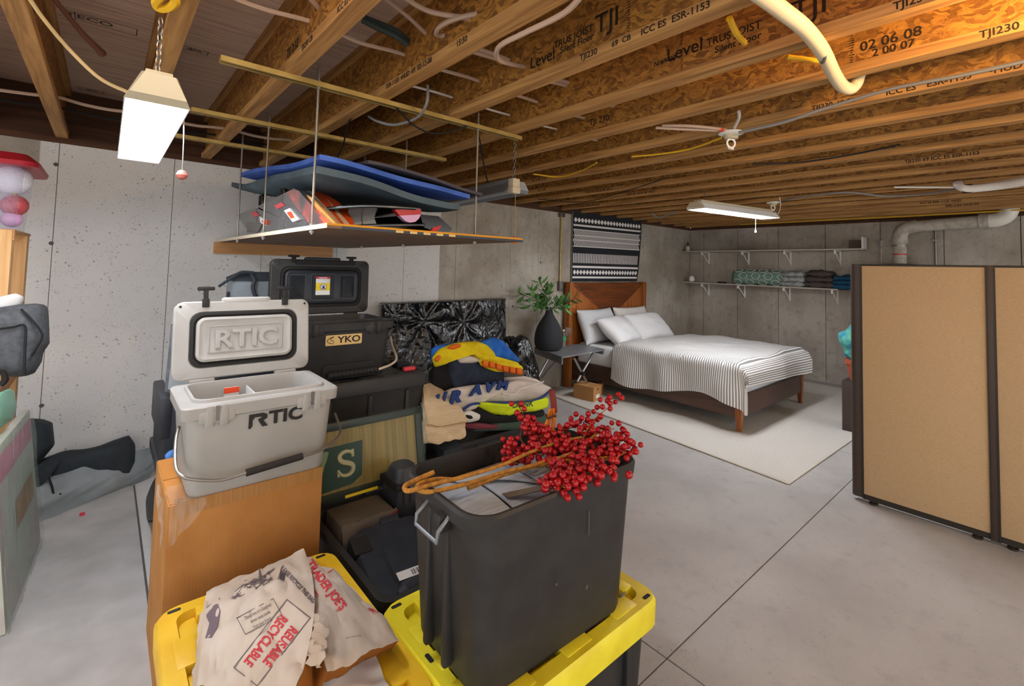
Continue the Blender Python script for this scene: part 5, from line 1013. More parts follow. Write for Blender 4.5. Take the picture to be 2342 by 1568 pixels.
obj('tub', MB().loft([rr(.56, .42, .04, 1.62, 5, cx, cy), rr(.60, .46, .045, 1.93, 5, cx, cy), rr(.64, .5, .05, 1.935, 5, cx, cy), rr(.64, .5, .05, 1.945, 5, cx, cy)], True, False), PM['tub_clear'], tb2)
obj('lid', MB().loft([rr(.70, .55, .06, 1.925, 5, cx, cy), rr(.71, .56, .06, 1.945, 5, cx, cy), rr(.62, .48, .05, 1.985, 5, cx, cy)]), PM['red_lid'], tb2)
for px, py, y, r, mt, lab in ((30, 412, 3.36, .072, 'snow', 'large white glitter ornament in the red-lidded tub'), (33, 470, 3.34, .052, 'rose', 'red glitter ornament in the middle of the tub'), (26, 508, 3.34, .040, 'board_pink', 'pink shiny ornament at the tub bottom')):
    p = at(px, py, 1, y); p.z = max(p.z, 1.632+r); o = thing('ornament', lab, 'ornament', p); bmx = bmesh.new(); bmesh.ops.create_uvsphere(bmx, u_segments=24, v_segments=16, radius=r)
    obj('ball', MB().bm(bmx, Matrix.Translation(p)), PM[mt], o); obj('cap', MB().cyl(p+Vector((0, 0, r-.004)), .008, .012, 10), PM['strut'], o)
bg = thing('cooler_bag', 'dark grey soft bag slumped on the pine rack', 'bag', (-.35, 3.3, .85))
ol = pxy([(-60, 700), (0, 700), (45, 697), (98, 694), (104, 705), (107, 785), (92, 806), (88, 830), (70, 858), (40, 862), (0, 855), (-60, 850)], 3.25)
obj('body', blob(ol, (-.1, -1, .15), .13, .18, amp=.02, sc=6, ridge=.006, rs=10, K=9, e=3.5, smooth=False), PM['nylon_grey'], bg, angle=80)
obj('seam', MB().tube(arc(pxy([(0, 752), (30, 748), (57, 746), (57, 800), (55, 858)], 3.1), 5), .005, 6), PM['cable_black'], bg)
obj('seam', MB().tube(arc(pxy([(48, 706), (70, 728), (92, 755), (96, 772), (80, 800), (72, 812)], 3.12), 5), .005, 6), PM['cable_black'], bg)
obj('strap', MB().tube(arc(pxy([(-20, 855), (5, 850), (12, 868), (0, 880)], 3.1), 5), .012, 6), PM['rubber'], bg)
obj('liner', blob(pxy([(-40, 690), (0, 680), (38, 672), (55, 680), (40, 700), (0, 720), (-40, 730)], 3.2), (-.1, -.9, .4), .04, .05, amp=.012, K=6), PM['sheet_white'], bg, angle=80)
gbag = blob_thing('green_bag', 'translucent green plastic bag on the wrapped picture', 'plastic bag', pxy([(-30, 915), (10, 895), (25, 888), (30, 930), (20, 960), (-30, 1000)], 3.0), (-.2, -.9, .3), .08, .1, PM['green_bag'], amp=.03, ridge=.01, smooth=False)
pp = thing('wrapped_picture', 'large flat picture wrapped in clear plastic leaning at the left edge', 'wrapped picture', (-.24, 3.1, 0))
A_, B_, C_, D_ = Vector((-.21, 3.5, .013)), Vector((-.25, 2.72, .013)), at(48, 940, 1, 3.42), at(-40, 1040, 1, 2.75)
nrm = (B_-A_).cross(C_-A_).normalized(); nrm = nrm if nrm.x > 0 else -nrm
def pf(u, v): return A_.lerp(B_, u).lerp(C_.lerp(D_, u), v)
obj('panel', MB().grid(lambda u, v: pf(u, v), 6, 6, .03), M('picture_art', '#b7bbae', .6, col2='#bfa0aa', scale=(4, 4, 4), lo=.45, hi=.75), pp)
obj('art_block', MB().grid(lambda u, v: pf(.12+u*.5, .40+v*.18)+nrm*.034, 2, 2), PM['kraft'], pp)
obj('art_block', MB().grid(lambda u, v: pf(.05+u*.9, .80+v*.15)+nrm*.034, 2, 2), M('art_pink', '#c46a8e', .7), pp)
obj('edge_band', MB().grid(lambda u, v: pf(0, v)+nrm*(.03*u)+Vector((0, .004, 0)), 2, 12), M('foam_yellow', '#d8c48a', .8), pp)
obj('plastic_wrap', MB().grid(lambda u, v: pf(-.02+u*1.04, -.0+v*1.02)+nrm*(.042+.008*nz((u*30, v*4, 0), 1, 3)), 40, 30), PM['shrink_green'], pp)
# long folded bags and tarp by the wall
fb = thing('chair_bag', 'long black folding chair bag on the floor by the white wall', 'bag', (0, 4.0, 0))
def bagtube(p0, p1, hw, hh, amp, seed, n=24):
    m = MB(); P0, P1 = Vector(p0), Vector(p1); ax = (P1-P0).normalized(); sd = ax.cross(Vector((0, 0, 1))).normalized(); rings = []
    for i in range(n+1):
        s = i/n; c = P0.lerp(P1, s); k = min(1, (min(s, 1-s)*7)**.5+.55); r = []
        for a in range(16):
            q = 2*PI*a/16; e = .6; cx_, sz_ = math.copysign(abs(math.cos(q))**e, math.cos(q)), math.copysign(abs(math.sin(q))**e, math.sin(q))
            v = c+sd*cx_*hw*k+Vector((0, 0, sz_*hh*k)); r.append(v+(v-c).normalized()*amp*noise.noise(v*9+Vector((seed, 0, 0))))
        rings.append(r)
    return m.loft(rings)
obj('sleeve', bagtube((-.46, 3.97, .165), (.21, 4.03, .205), .085, .105, .02, 1), PM['nylon_dark'], fb, angle=80)
obj('flap', MB().grid(lambda u, v: at(60, 1085, 1, 3.9).lerp(at(138, 1052, 1, 3.88), u).lerp(at(62, 1140, 1, 3.82).lerp(at(115, 1090, 1, 3.8), u), v)+Vector((0, .0, .012*nz((u*4, v*4, 0)))), 10, 8, .01), PM['nylon_dark'], fb, angle=80)
obj('drawcord', MB().tube(arc(pxy([(110, 1090), (118, 1110), (125, 1135), (140, 1128)], 3.8), 5), .006, 6), PM['cable_black'], fb)
f2 = blob_thing('duffel_bag', 'black duffel bag standing behind the wrapped picture', 'bag', pxy([(50, 955), (95, 958), (118, 966), (123, 1018), (105, 1040), (80, 1070), (55, 1100), (20, 1110), (10, 960)], 3.95), (-.1, -1, .2), .12, .12, PM['nylon_dark'], amp=.02, ridge=.006, rs=9, e=3, smooth=False)
tp = thing('grey_tarp', 'grey folded tarp bag lying along the front of the black bags', 'tarp', (0, 3.8, 0))
def tarp(u, v):
    a, b = Vector((-.5, 3.56, .014)), Vector((.30, 4.06, .016)); c, d = Vector((-.5, 3.72, .22)), Vector((.36, 4.12, .20))
    p = a.lerp(b, u).lerp(c.lerp(d, u), v); h = .035*math.sin(PI*v)
    return p+Vector((.4, -.9, .2))*h+Vector((0, -.012*nz((u*7-v*4, v*3, 0), 1, 2), .01*nz((u*6-v*5, v*3, 4), 1, 3)))
obj('sheet', MB().grid(tarp, 50, 20, .012), PM['tarp_grey'], tp, angle=80)
obj('tail', MB().tube(arc([(.26, 4.06, .10), (.33, 4.08, .15), (.40, 4.05, .20), (.46, 4.0, .30)], 6), lambda s: .05-.03*s, 10), PM['tarp_grey'], tp)
obj('red_toggle', MB().box(at(188, 1175, 2, .02)-Vector((.012, .008, .008)), at(188, 1175, 2, .02)+Vector((.012, .008, .008)), .004), PM['red'], tp)
# behind the carton
pd = thing('black_paddle', 'black rounded paddle blade leaning on the carton by the wall', 'paddle', at(350, 1188, 2, 0))
ol = [at(a, b, 0, .265+(1190-b)*.0002) for a, b in [(388, 1062), (372, 1070), (348, 1110), (328, 1165), (328, 1180), (338, 1190), (370, 1188), (395, 1180), (396, 1100)]]
obj('blade', blob(ol, (-1, -.3, .2), .012, .012, K=6, e=4), PM['dark_case'], pd, angle=60)
obj('rim', MB().tube(arc(ol[1:8], 5), .006, 6), PM['rubber'], pd)
bk = thing('black_case', 'black ribbed case standing behind the grey cooler', 'case', (.33, 2.78, 0))
obj('shell', MB().box((.226, 2.60, .50), (.44, 3.0, .86), .02), PM['dark_case'], bk); obj('base', MB().box((.30, 2.62, 0), (.44, 2.98, .50), .01), PM['rubber'], bk)
obj('lid_edge', MB().box((.215, 2.59, .55), (.26, 3.01, .60), .008).box((.215, 2.59, .70), (.26, 3.01, .88), .012), PM['dark_case'], bk)
for k in range(3): obj('rib', MB().box((.24+k*.03, 2.592, .505), (.252+k*.03, 2.60, .545)), PM['rubber'], bk, smooth=False)
blob_thing('blue_cloth', 'blue cloth stuffed beside the carton below the case', 'cloth', pxy([(378, 1040), (392, 1028), (405, 1035), (405, 1072), (388, 1072)], 2.45), (-.3, -.9, .2), .03, .06, PM['blue_cloth'], amp=.01, K=5, n=30)
lp = thing('leaning_board', 'thin dark panel leaning upright behind the grey cooler', 'panel', (.28, 2.85, .86))
obj('sheet', MB().prism([at(391, 741, 1, 2.7), at(398, 741, 1, 2.7), at(402, 900, 1, 2.62), at(376, 895, 1, 2.62)], (.02, .03, 0)), PM['nylon_grey'], lp, smooth=False)
obj('face', MB().prism([at(397, 770, 1, 2.69), at(440, 770, 1, 2.69), at(440, 900, 1, 2.62), at(384, 890, 1, 2.62)], (.0, .01, 0)), PM['tarp_grey'], lp, smooth=False)
sc_ = thing('lunch_cooler', 'grey soft cooler bag with a black strap behind the charcoal cooler', 'cooler bag', (.66, 3.2, 1.1))
m = MB().loft([rr(.28, .2, .03, 1.10, 5, .70, 3.24), rr(.28, .2, .035, 1.12, 5, .70, 3.24), rr(.27, .19, .035, 1.36, 5, .70, 3.24), rr(.26, .18, .04, 1.38, 5, .70, 3.24)]); obj('body', m, M('felt_grey', '#6d7479', .9, bump=.3, bscale=(90, 90, 90)), sc_)
obj('lid', MB().loft([rr(.275, .195, .035, 1.378, 5, .70, 3.24), rr(.28, .2, .04, 1.395, 5, .70, 3.24), rr(.18, .12, .04, 1.43, 5, .71, 3.24)]), PM['nylon_dark'], sc_)
obj('strap', MB().tube(arc(pxy([(500, 655), (515, 645), (535, 632), (552, 622), (580, 623)], 3.13), 5), .009, 6), PM['nylon_dark'], sc_)
obj('front_strap', MB().tube(arc(pxy([(574, 628), (582, 640), (578, 655), (582, 672), (588, 680)], 3.12), 5), .011, 6), PM['nylon_dark'], sc_)
obj('buckle', MB().box(at(522, 675, 1, 3.13)-Vector((.008, .008, .02)), at(522, 675, 1, 3.13)+Vector((.008, .008, .02)), .003), PM['rubber'], sc_)
ub = thing('plain_bin', 'dark lidded bin under the grey soft cooler bag', 'bin', (.66, 3.2, 0)); obj('shell', MB().loft([rr(.36, .3, .04, 0, 5, .70, 3.24), rr(.40, .34, .05, 1.06, 5, .70, 3.24)]), PM['dark_case'], ub); obj('lid', MB().loft([rr(.42, .36, .05, 1.06, 5, .70, 3.24), rr(.41, .35, .05, 1.099, 5, .70, 3.24)]), PM['dark_case'], ub)
# ------------------------------------------------------------------ bed corner
dv = thing('room_divider', 'tan fabric office partition with dark brown frame on the right', 'partition', (3.93, .2, 0))
PX = 3.9; PT = 1.584
def fpanel(ya, yb):
    obj('fabric_panel', MB().box((PX, ya, .055), (PX+.06, yb, PT-.012), .004), PM['fabric_tan'], dv)
    obj('base_rail', MB().box((PX+.006, ya-.004, .02), (PX+.054, yb+.004, .055)), PM['panel_edge'], dv, smooth=False)
    obj('top_cap', MB().box((PX-.003, ya-.004, PT-.013), (PX+.063, yb+.004, PT), .003), PM['panel_edge'], dv)
fpanel(.275, .872); fpanel(-.36, .235); fpanel(-.995, -.40)
for y in (.255, -.38):
    obj('joint_post', MB().box((PX-.004, y-.020, .02), (PX+.064, y+.020, PT), .003), PM['panel_brown'], dv)
    for s in (-1, 1): obj('joint_trim', MB().box((PX-.008, y+s*.017-.003, .02), (PX-.003, y+s*.017+.003, PT)), PM['panel_edge'], dv, smooth=False)
prof = [(PX-.002, .876)] + [(PX+.03-.034*math.cos(a), .905+.034*math.sin(a)) for a in [PI*k/12 for k in range(13)]] + [(PX+.062, .876)]
obj('end_post', MB().loft([[Vector((x, y, z)) for x, y in prof] for z in (.03, PT)]), PM['panel_brown'], dv, angle=50)
obj('end_trim', MB().box((PX-.006, .868, .03), (PX, .880, PT)), PM['panel_edge'], dv, smooth=False)
for y in (.82, .33, .19, -.30, -.45): obj('glide', MB().lathe([(.02, 0), (.024, .004), (.024, .012), (.008, .014), (.008, .025)], 14, Matrix.Translation((PX+.015, y, 0))), PM['panel_edge'], dv)
# rug
rg = thing('rug', 'cream woven area rug under the bed', 'rug', (5.6, 2.6, 0))
cr = [Vector((3.775, 1.285, 0)), Vector((7.45, 1.22, 0)), Vector((7.60, 3.98, 0)), Vector((4.06, 3.95, 0))]
obj('pile', MB().grid(lambda u, v: cr[0].lerp(cr[1], u).lerp(cr[3].lerp(cr[2], u), v)+Vector((0, 0, .012+.002*nz((u*8, v*6, 0))+.006*math.exp(-40*v)*abs(nz((u*5, 0, 3))))), 60, 40, .010), PM['rug'], rg, angle=80)
m = MB().tube(arc([cr[0].lerp(cr[3], k/8)+Vector((0, 0, .008)) for k in range(9)], 3), .007, 6).tube(arc([cr[0].lerp(cr[1], k/8)+Vector((0, 0, .008)) for k in range(9)], 3), .007, 6)
obj('binding', m, M('rug_edge', '#c4bcae', .95), rg)
# bed
BX0, BX1, BY0, BY1 = 4.58, 6.23, 1.965, 4.10
bd_ = thing('bed', 'walnut platform bed against the concrete wall', 'bed', (5.4, 3.0, 0))
hb = obj('headboard', MB().box((4.535, 4.085, .08), (6.165, 4.15, 1.325), .004), PM['walnut'], bd_)
for x in (4.50, 6.14): obj('headboard_leg', MB().box((x, 4.06, 0), (x+.065, 4.16, 1.33), .004), PM['walnut_z'], bd_)
def tri(pts, mt, k): obj('veneer', MB().prism([(x, 4.085-k, z) for x, z in pts], (0, -.0025, 0)), PM[mt], hb, smooth=False)
cxm = 5.35
tri([(4.62, 1.315), (6.08, 1.315), (cxm, .86)], 'walnut', .0); tri([(4.57, 1.29), (cxm-.03, .84), (cxm-.03, .3), (4.57, .3)], 'walnut_z', .0); tri([(6.13, 1.29), (cxm+.03, .84), (cxm+.03, .3), (6.13, .3)], 'walnut_z', .0)
for x in (BX0, BX1-.03): obj('side_rail', MB().box((x, BY0+.02, .14), (x+.03, 4.09, .34), .003), PM['brownrail'], bd_)
obj('foot_rail', MB().box((BX0, BY0, .14), (BX1, BY0+.03, .34), .003), PM['brownrail'], bd_)
for x in (BX0-.005, BX1-.05):
    m = MB().loft([[(x+.012+a*.034, BY0-.004+.006+b*.034, 0) for a, b in ((0, 0), (1, 0), (1, 1), (0, 1))], [(x+a*.055, BY0-.006+b*.055, .16) for a, b in ((0, 0), (1, 0), (1, 1), (0, 1))], [(x+a*.055, BY0-.006+b*.055, .345) for a, b in ((0, 0), (1, 0), (1, 1), (0, 1))]])
    obj('leg', m, PM['walnut_z'], bd_, smooth=False)
    obj('leg', MB().box((x+.005, 3.6, 0), (x+.045, 3.64, .16)), PM['walnut_z'], bd_, smooth=False)
obj('slats', MB().box((BX0+.03, BY0+.03, .20), (BX1-.03, 4.08, .24)), PM['brownrail'], bd_, smooth=False)
mt_ = thing('mattress', 'mattress with white fitted sheet on the walnut bed', 'mattress', (5.4, 3.03, .24))
obj('core', MB().loft([rr(1.52, 2.0, .07, .242, 6, 5.40, 3.035), rr(1.57, 2.05, .09, .27, 6, 5.40, 3.035), rr(1.57, 2.05, .09, .53, 6, 5.40, 3.035), rr(1.50, 1.98, .07, .565, 6, 5.40, 3.035)]), PM['sheet_white'], mt_, angle=60)
ZT = .567
def duv(u, v):      # u: across from the aisle hem to the wall hem, v: from pillows to foot
    yy = lerp(3.42-.10*u, 1.955, min(1, v/.86)); W_ = 1.60; over = .34+.06*math.sin(v*7)+.05*nz((v*4, 0, 0), 1, 2)+.08*max(0, v-.75)*4*.6; right = .24
    s = u*(W_+over+right)-over
    puff = .045*math.sin(PI*min(1, max(0, v*1.0)))**.3+.018*nz((u*6, v*7, 0), 1, 5)+.012*abs(nz((u*9-v*4, v*9, 0), 1, 8))
    xl, xr_ = BX0-.012, BX1+.0
    if s < 0: x = xl-.03-.028*math.sin(v*19+2*nz((v*3, 0, 4)))*min(1, -s*5)-.02*nz((v*7, u*3, 1)); z = ZT+.03+s
    elif s > W_+.04: x = xr_+.04; z = ZT+.03-(s-W_-.04)
    else:
        x = xl+s; e = min(s, W_-s, .12)/.12; x = x-.035*(1-max(0, min(1, e)))*(1 if s < W_/2 else -1); z = ZT+.015+.03*max(0, min(1, e))**.5
    foot = max(0, (v-.86)/.14)
    z2 = z+puff*(1 if 0 < s < W_ else .2)
    if foot > 0:
        yy = lerp(1.955, 1.90, min(1, foot*2)); z2 = min(z2, ZT+.05-.25*foot**1.3*(.55+.45*u)) if s >= 0 else z2-.10*foot
    return Vector((x, yy+.012*nz((u*5, v*5, 7)), max(z2, .19)))
dvt = thing('duvet', 'striped cream and grey cover spread over the mattress', 'duvet', (5.4, 2.6, .57))
obj('cover', MB().grid(duv, 80, 80, .018), PM['duvet'], dvt, angle=80)
obj('fold_ridge', MB().tube(arc([(5.2, 2.72, .625), (5.6, 2.66, .632), (6.0, 2.72, .63), (6.2, 2.74, .615)], 6), lambda s: .012*math.sin(PI*s)+.003, 8), PM['sheet_grey'], dvt)
def pillow(label, c, w, h, th, lean, rz, mat, seed):
    t = thing('pillow', label, 'pillow', c, (0, 0, rz)); m = MB(); n = 22
    def f(side):
        def g(u, v):
            a, b = u*2-1, v*2-1; e = (max(0, 1-abs(a)**2.6)*max(0, 1-abs(b)**2.6))**.42; pin = 1-.07*(abs(a)**2)*(1-abs(b))-.0
            x = a*w/2*(1-.06*(1-b*b)*abs(a)**3); z = b*h/2*(1-.07*(1-a*a)*abs(b)**3)
            y = -side*th/2*e+(.02*nz((u*4, v*4, seed), 1, seed)+.012*abs(nz((u*7+v*3, v*7, seed), 1, seed)))*e
            ca, sa = math.cos(lean), math.sin(lean); y, z = y*ca+z*sa, z*ca-y*sa
            return Vector((x, y, z+h/2*ca*.94+th*.2*sa))
        return g
    m.grid(f(1), n, n); m.grid(f(-1), n, n); m.uv = None
    obj('case', m, PM[mat], t, world=False, angle=80, weld=True); return t
pillow('grey white pillow standing against the left of the headboard', (4.93, 3.93, ZT-.01), .76, .46, .19, .38, math.radians(4), 'sheet_grey', 1)
pillow('cream pillow standing against the right of the headboard', (5.72, 3.96, ZT-.01), .74, .45, .17, .30, math.radians(-2), 'sheet_cream', 2)
pillow('white pillow leaning in front on the aisle side', (5.02, 3.66, ZT-.012), .72, .46, .21, .85, math.radians(13), 'sheet_white', 3)
pillow('white pillow leaning in front on the wall side', (5.70, 3.68, ZT-.012), .76, .46, .21, .80, math.radians(-3), 'sheet_white', 4)
# tapestry
ty = thing('wall_tapestry', 'black and white geometric woven tapestry above the headboard', 'tapestry', (5.38, WY, 1.34))
TX0, TX1, TZ0, TZ1 = 4.65, 6.24, 1.335, 2.262
def tf(u, v, off=0.0):
    x = lerp(TX0, TX1-.10*(1-v)**2, u); return Vector((x, WY-.018-off+.006*math.sin(u*9)*(1-v)+.004*nz((u*4, v*3, 0)), lerp(TZ0, TZ1+.022*u, v)))
obj('cloth', MB().grid(tf, 30, 24, .006), PM['tapestry_black'], ty, angle=80)
def tq(m, pts): m.add([tf(u, v, .0022) for u, v in pts], [tuple(range(len(pts)))])
m = MB()
for v0, v1 in ((.795, .822), (.195, .225), (.045, .072)):
    for k in range(16): tq(m, [(.015+.97*k/16, v0), (.015+.97*(k+1)/16, v0), (.015+.97*(k+1)/16, v1), (.015+.97*k/16, v1)])
obj('white_stripe', m, PM['tapestry_white'], ty, smooth=False)
for vc in (.885, .132):
    m = MB(); n = 22
    for k in range(n):
        u = .02+.96*(k+.5)/n; w = .48/n*.98; tq(m, [(u-w, vc), (u-w*.3, vc-.03), (u, vc-.034), (u+w*.3, vc-.03), (u+w, vc), (u+w*.3, vc+.03), (u, vc+.034), (u-w*.3, vc+.03)])
    obj('diamond_band', m, PM['tapestry_white'], ty, smooth=False)
m = MB(); n = 46
for r, (va, vb, d) in enumerate(((.665, .745, 1), (.60, .655, -1), (.51, .59, 1))):
    for k in range(n): u = .015+.95*k/n; s = .022*d; a = u if d > 0 else u+.022; tq(m, [(a, vb), (a+s, va), (a+s+.011, va), (a+.011, vb)])
for v0, v1 in ((.742, .752), (.655, .667), (.588, .60), (.498, .51)):
    for k in range(16): tq(m, [(.015+.97*k/16, v0), (.015+.97*(k+1)/16, v0), (.015+.97*(k+1)/16, v1), (.015+.97*k/16, v1)])
obj('chevron_band', m, PM['tapestry_white'], ty, smooth=False)
m = MB(); n = 44
for k in range(n): u = .02+.955*k/n; tq(m, [(u, .265), (u+.011, .265), (u+.011, .405), (u, .405)])
obj('bar_band', m, PM['tapestry_white'], ty, smooth=False)
obj('hem', MB().tube([tf(0, k/12, .002) for k in range(13)], .006, 6), PM['cable_grey'], ty)
# conduit with boxes
cn = thing('conduit', 'steel conduit with an outlet box on the wall left of the bed', 'conduit', (4.45, WY, 1.24))
p = at(1281, 640, 1, WY-.02); obj('pipe', MB().tube([(p.x, WY-.018, 1.33), (p.x, WY-.018, 2.225)], .011, 10), PM['strut'], cn)
obj('top_box', MB().box((p.x-.045, WY-.045, 2.165), (p.x+.045, WY, 2.215), .004), PM['dullsteel'], cn); obj('outlet_box', MB().box((p.x-.035, WY-.05, 1.215), (p.x+.035, WY, 1.335), .005), PM['dullsteel'], cn)
obj('outlet_face', MB().box((p.x-.012, WY-.056, 1.245), (p.x+.030, WY-.05, 1.31), .003), PM['galv'], cn)
# side table with vase
st = thing('side_table', 'grey folding side table with crossed legs beside the bed', 'side table', (4.05, 3.80, 0))
TZ = .565
cs = [at(1222, 793, 2, TZ), at(1285, 816, 2, TZ), at(1383, 798, 2, TZ), at(1330, 786, 2, TZ)]
obj('top', MB().prism([Vector((c.x, c.y, TZ-.016)) for c in cs], (0, 0, .016)), PM['table_grey'], st, smooth=False)
a, b = cs[0], cs[1]; obj('apron', MB().prism([Vector((q.x, q.y, z))+Vector((.012, .012, 0)) for q, z in ((a, TZ-.08), (b, TZ-.08), (b, TZ-.018), (a, TZ-.018))], (.02, .0, 0)), PM['table_grey'], st, smooth=False)
a, b = cs[2], cs[3]; obj('apron', MB().prism([Vector((q.x-.03, q.y, z)) for q, z in ((a, TZ-.06), (b, TZ-.06), (b, TZ-.018), (a, TZ-.018))], (.02, 0, 0)), PM['table_grey'], st, smooth=False)
def leg(p0, p1): obj('leg', MB().tube([p0, p1], .014, 8), PM['alu'], st)
y_ = 3.62; leg(at(1313, 818, 1, y_), at(1347, 883, 1, y_)-Vector((0, 0, .0))); leg(at(1358, 806, 1, y_), at(1320, 872, 1, y_))
leg((4.20, 4.02, TZ-.02), (3.80, 4.05, .02)); leg((3.86, 3.62, TZ-.04), at(1240, 862, 1, 3.95))
obj('hub', MB().lathe([(.02, -.02), (.026, 0), (.02, .02)], 12, Matrix.Translation(at(1333, 854, 1, y_-.02)) @ Matrix.Rotation(PI/2, 4, 'X')), PM['rubber'], st)
vs = thing('vase', 'matte black bottle vase on the side table', 'vase', (3.915, 3.85, TZ))
VS = Matrix.Translation((3.915, 3.85, TZ))
obj('body', MB().lathe([(.03, .001), (.115, .001), (.145, .015), (.163, .06), (.166, .12), (.158, .19), (.138, .255), (.108, .315), (.075, .365), (.050, .405), (.040, .435), (.038, .465), (.046, .482), (.042, .486), (.030, .47), (.026, .44)], 32, VS), PM['vase_black'], vs)
pl2 = thing('leafy_stems', 'green leafy stems arranged in the black vase', 'foliage', (3.915, 3.85, TZ+.45))
lf = bmesh.new()
lv = [lf.verts.new(v) for v in ((0, 0, 0), (.3, .16, .04), (.65, .17, .03), (1, 0, -.06), (.65, -.17, .03), (.3, -.16, .04), (.35, 0, .0), (.68, 0, -.01))]
for f in ((0, 1, 6), (1, 2, 7, 6), (2, 3, 7), (3, 4, 7), (4, 5, 6, 7), (5, 0, 6)): lf.faces.new([lv[i] for i in f])
LEAF = obj('leaf_template', MB().bm(lf), PM['leaf']); base = Vector((3.915, 3.85, TZ+.43)); RR = random.Random(3); inv = ROOTW[pl2].inverted()
for (px, py, yy) in ((1185, 672, 3.75), (1205, 700, 3.70), (1232, 640, 3.85), (1258, 652, 3.82), (1215, 665, 3.8), (1245, 668, 3.72), (1300, 690, 3.78), (1318, 682, 3.72), (1296, 705, 3.70), (1226, 690, 3.74)):
    tip = at(px, py, 1, yy); pts = arc([base, base.lerp(tip, .45)+Vector((0, 0, .05)), tip], 6); obj('stem', MB().tube(pts, .003, 5), PM['twig'], pl2)
    for k in range(17):
        s = .28+.72*k/16; q = pts[min(len(pts)-1, int(s*(len(pts)-1)))]; d = (tip-base).normalized(); a = RR.uniform(0, 2*PI)
        side = d.orthogonal(); side.rotate(Matrix.Rotation(a, 3, d)); v = (d*.75+side*.8+Vector((0, 0, -.05))).normalized(); L_ = RR.uniform(.09, .15)
        xax = v; yax = v.cross(Vector((RR.uniform(-.5, .5), RR.uniform(-.5, .5), 1))).normalized(); zax = xax.cross(yax)
        R3 = Matrix((xax, yax, zax)).transposed().to_4x4(); R3.translation = inv @ q
        piece(LEAF, 'leaf', R3 @ Matrix.Diagonal((L_, L_*.9, L_, 1)), pl2)
bpy.data.objects.remove(LEAF)
m = MB()
for k in range(26):
    tip = at(RR.uniform(1252, 1288), RR.uniform(668, 700), 1, 3.80+RR.uniform(-.05, .05)); m.tube([base, tip], .0012, 4); m.lathe([(.001, -.008), (.007, 0), (.001, .008)], 6, Matrix.Translation(tip))
o = obj('filler_sprigs', m, PM['bud'], pl2); o['kind'] = 'stuff'
wb = thing('water_bottle', 'clear water bottle with a green label beside the vase', 'bottle', at(1288, 795, 2, TZ))
p = at(1288, 794, 2, TZ+.001); obj('bottle', MB().lathe([(.005, 0), (.03, 0), (.032, .01), (.032, .12), (.028, .15), (.012, .175), (.012, .195), (.004, .196)], 16, Matrix.Translation(p)), PM['glass'], wb); obj('label', MB().lathe([(.0325, .085), (.033, .087), (.033, .128), (.0325, .13)], 16, Matrix.Translation(p)), PM['green_label'], wb); obj('cap', MB().cyl(p+Vector((0, 0, .195)), .013, .014, 12), PM['white_plastic'], wb)
wg = thing('wine_glass', 'clear wine glass at the back corner of the side table', 'wine glass', at(1298, 792, 2, TZ))
p = at(1299, 790, 2, TZ+.001); p = Vector((min(p.x, 4.50), min(p.y, 4.0), p.z)); obj('bowl', MB().lathe([(.004, .10), (.022, .115), (.036, .15), (.038, .18), (.032, .22), (.031, .22), (.036, .18), (.034, .15), (.02, .12), (.003, .105)], 18, Matrix.Translation(p)), PM['glass'], wg); obj('stem', MB().lathe([(.033, 0), (.034, .003), (.006, .008), (.0035, .03), (.0035, .10)], 14, Matrix.Translation(p)), PM['glass'], wg)
sbx = thing('shoe_box', 'small brown cardboard box on the rug by the side table', 'cardboard box', (4.38, 3.65, .013), (0, 0, 0))
C4 = [at(1311, 908, 2, .014), at(1357, 919, 2, .014), at(1376, 910, 2, .014)]; C4.append(C4[0]+(C4[2]-C4[1]))
obj('carton', MB().prism([Vector((c.x, c.y, .014)) for c in C4], (0, 0, .155)), PM['kraft'], sbx, smooth=False)
dx, dy = (C4[2]-C4[1]).normalized(), Vector((0, 0, 1)); n_ = Vector((.0, -1, 0))
obj('hole', MB().cyl((0, 0, 0), .012, .0015, 12).xf(frame((C4[1]+C4[2])/2+Vector((0, -.001, .125)), dx, dy)), PM['rubber'], sbx, smooth=False)
obj('label', MB().box((-.045, -.02, 0), (.045, .02, .001)).xf(frame((C4[1]+C4[2])/2+Vector((0, -.001, .045)), dx, dy)), PM['label_white'], sbx, smooth=False)
# wall shelves on the far wall
def wshelf(label, z0, z1, ya, yb, brk):
    t = thing('wall_shelf', label, 'shelf', (WX, (ya+yb)/2, z0)); X0, X1 = WX-.30, WX-.004; zz = lambda y: lerp(z0, z1, (ya-y)/(ya-yb))
    obj('board', MB().loft([[(X0, y, zz(y)), (X1, y, zz(y)), (X1, y, zz(y)+.018), (X0, y, zz(y)+.018)] for y in (ya, yb)]), M('shelf_board', '#b9b1a6', .6), t, smooth=False)
    for px in brk:
        y = at(px, 620, 0, WX-.02).y; z = zz(y); m = MB()
        m.box((X1-.014, y-.01, z-.20), (X1, y+.01, z)); m.box((X0+.05, y-.01, z-.012), (X1, y+.01, z)); m.box((X0+.03, y-.011, z-.05), (X0+.055, y+.011, z))
        m.tube([(X0+.055, y, z-.015), (X1-.008, y, z-.195)], .007, 6); obj('bracket', m, PM['white_paint'], t, smooth=False)
    return zz
zA = wshelf('upper white-bracketed shelf on the far concrete wall', 1.833, 1.848, 4.17, 1.64, (1621, 1712, 1808, 1922))
zB = wshelf('lower white-bracketed shelf on the far concrete wall', 1.315, 1.306, 4.17, 1.93, (1621, 1703, 1806, 1915))
def on_shelf(px, py, zfun, X=WX-.17): p = at(px, py, 0, X); return Vector((X, p.y, zfun(p.y)+.0185))
t = thing('dropper_bottle', 'small bottle with a black cap at the end of the upper shelf', 'bottle', on_shelf(1562, 570, zA)); p = on_shelf(1564, 570, zA, WX-.22); p.y = min(p.y, 4.12)
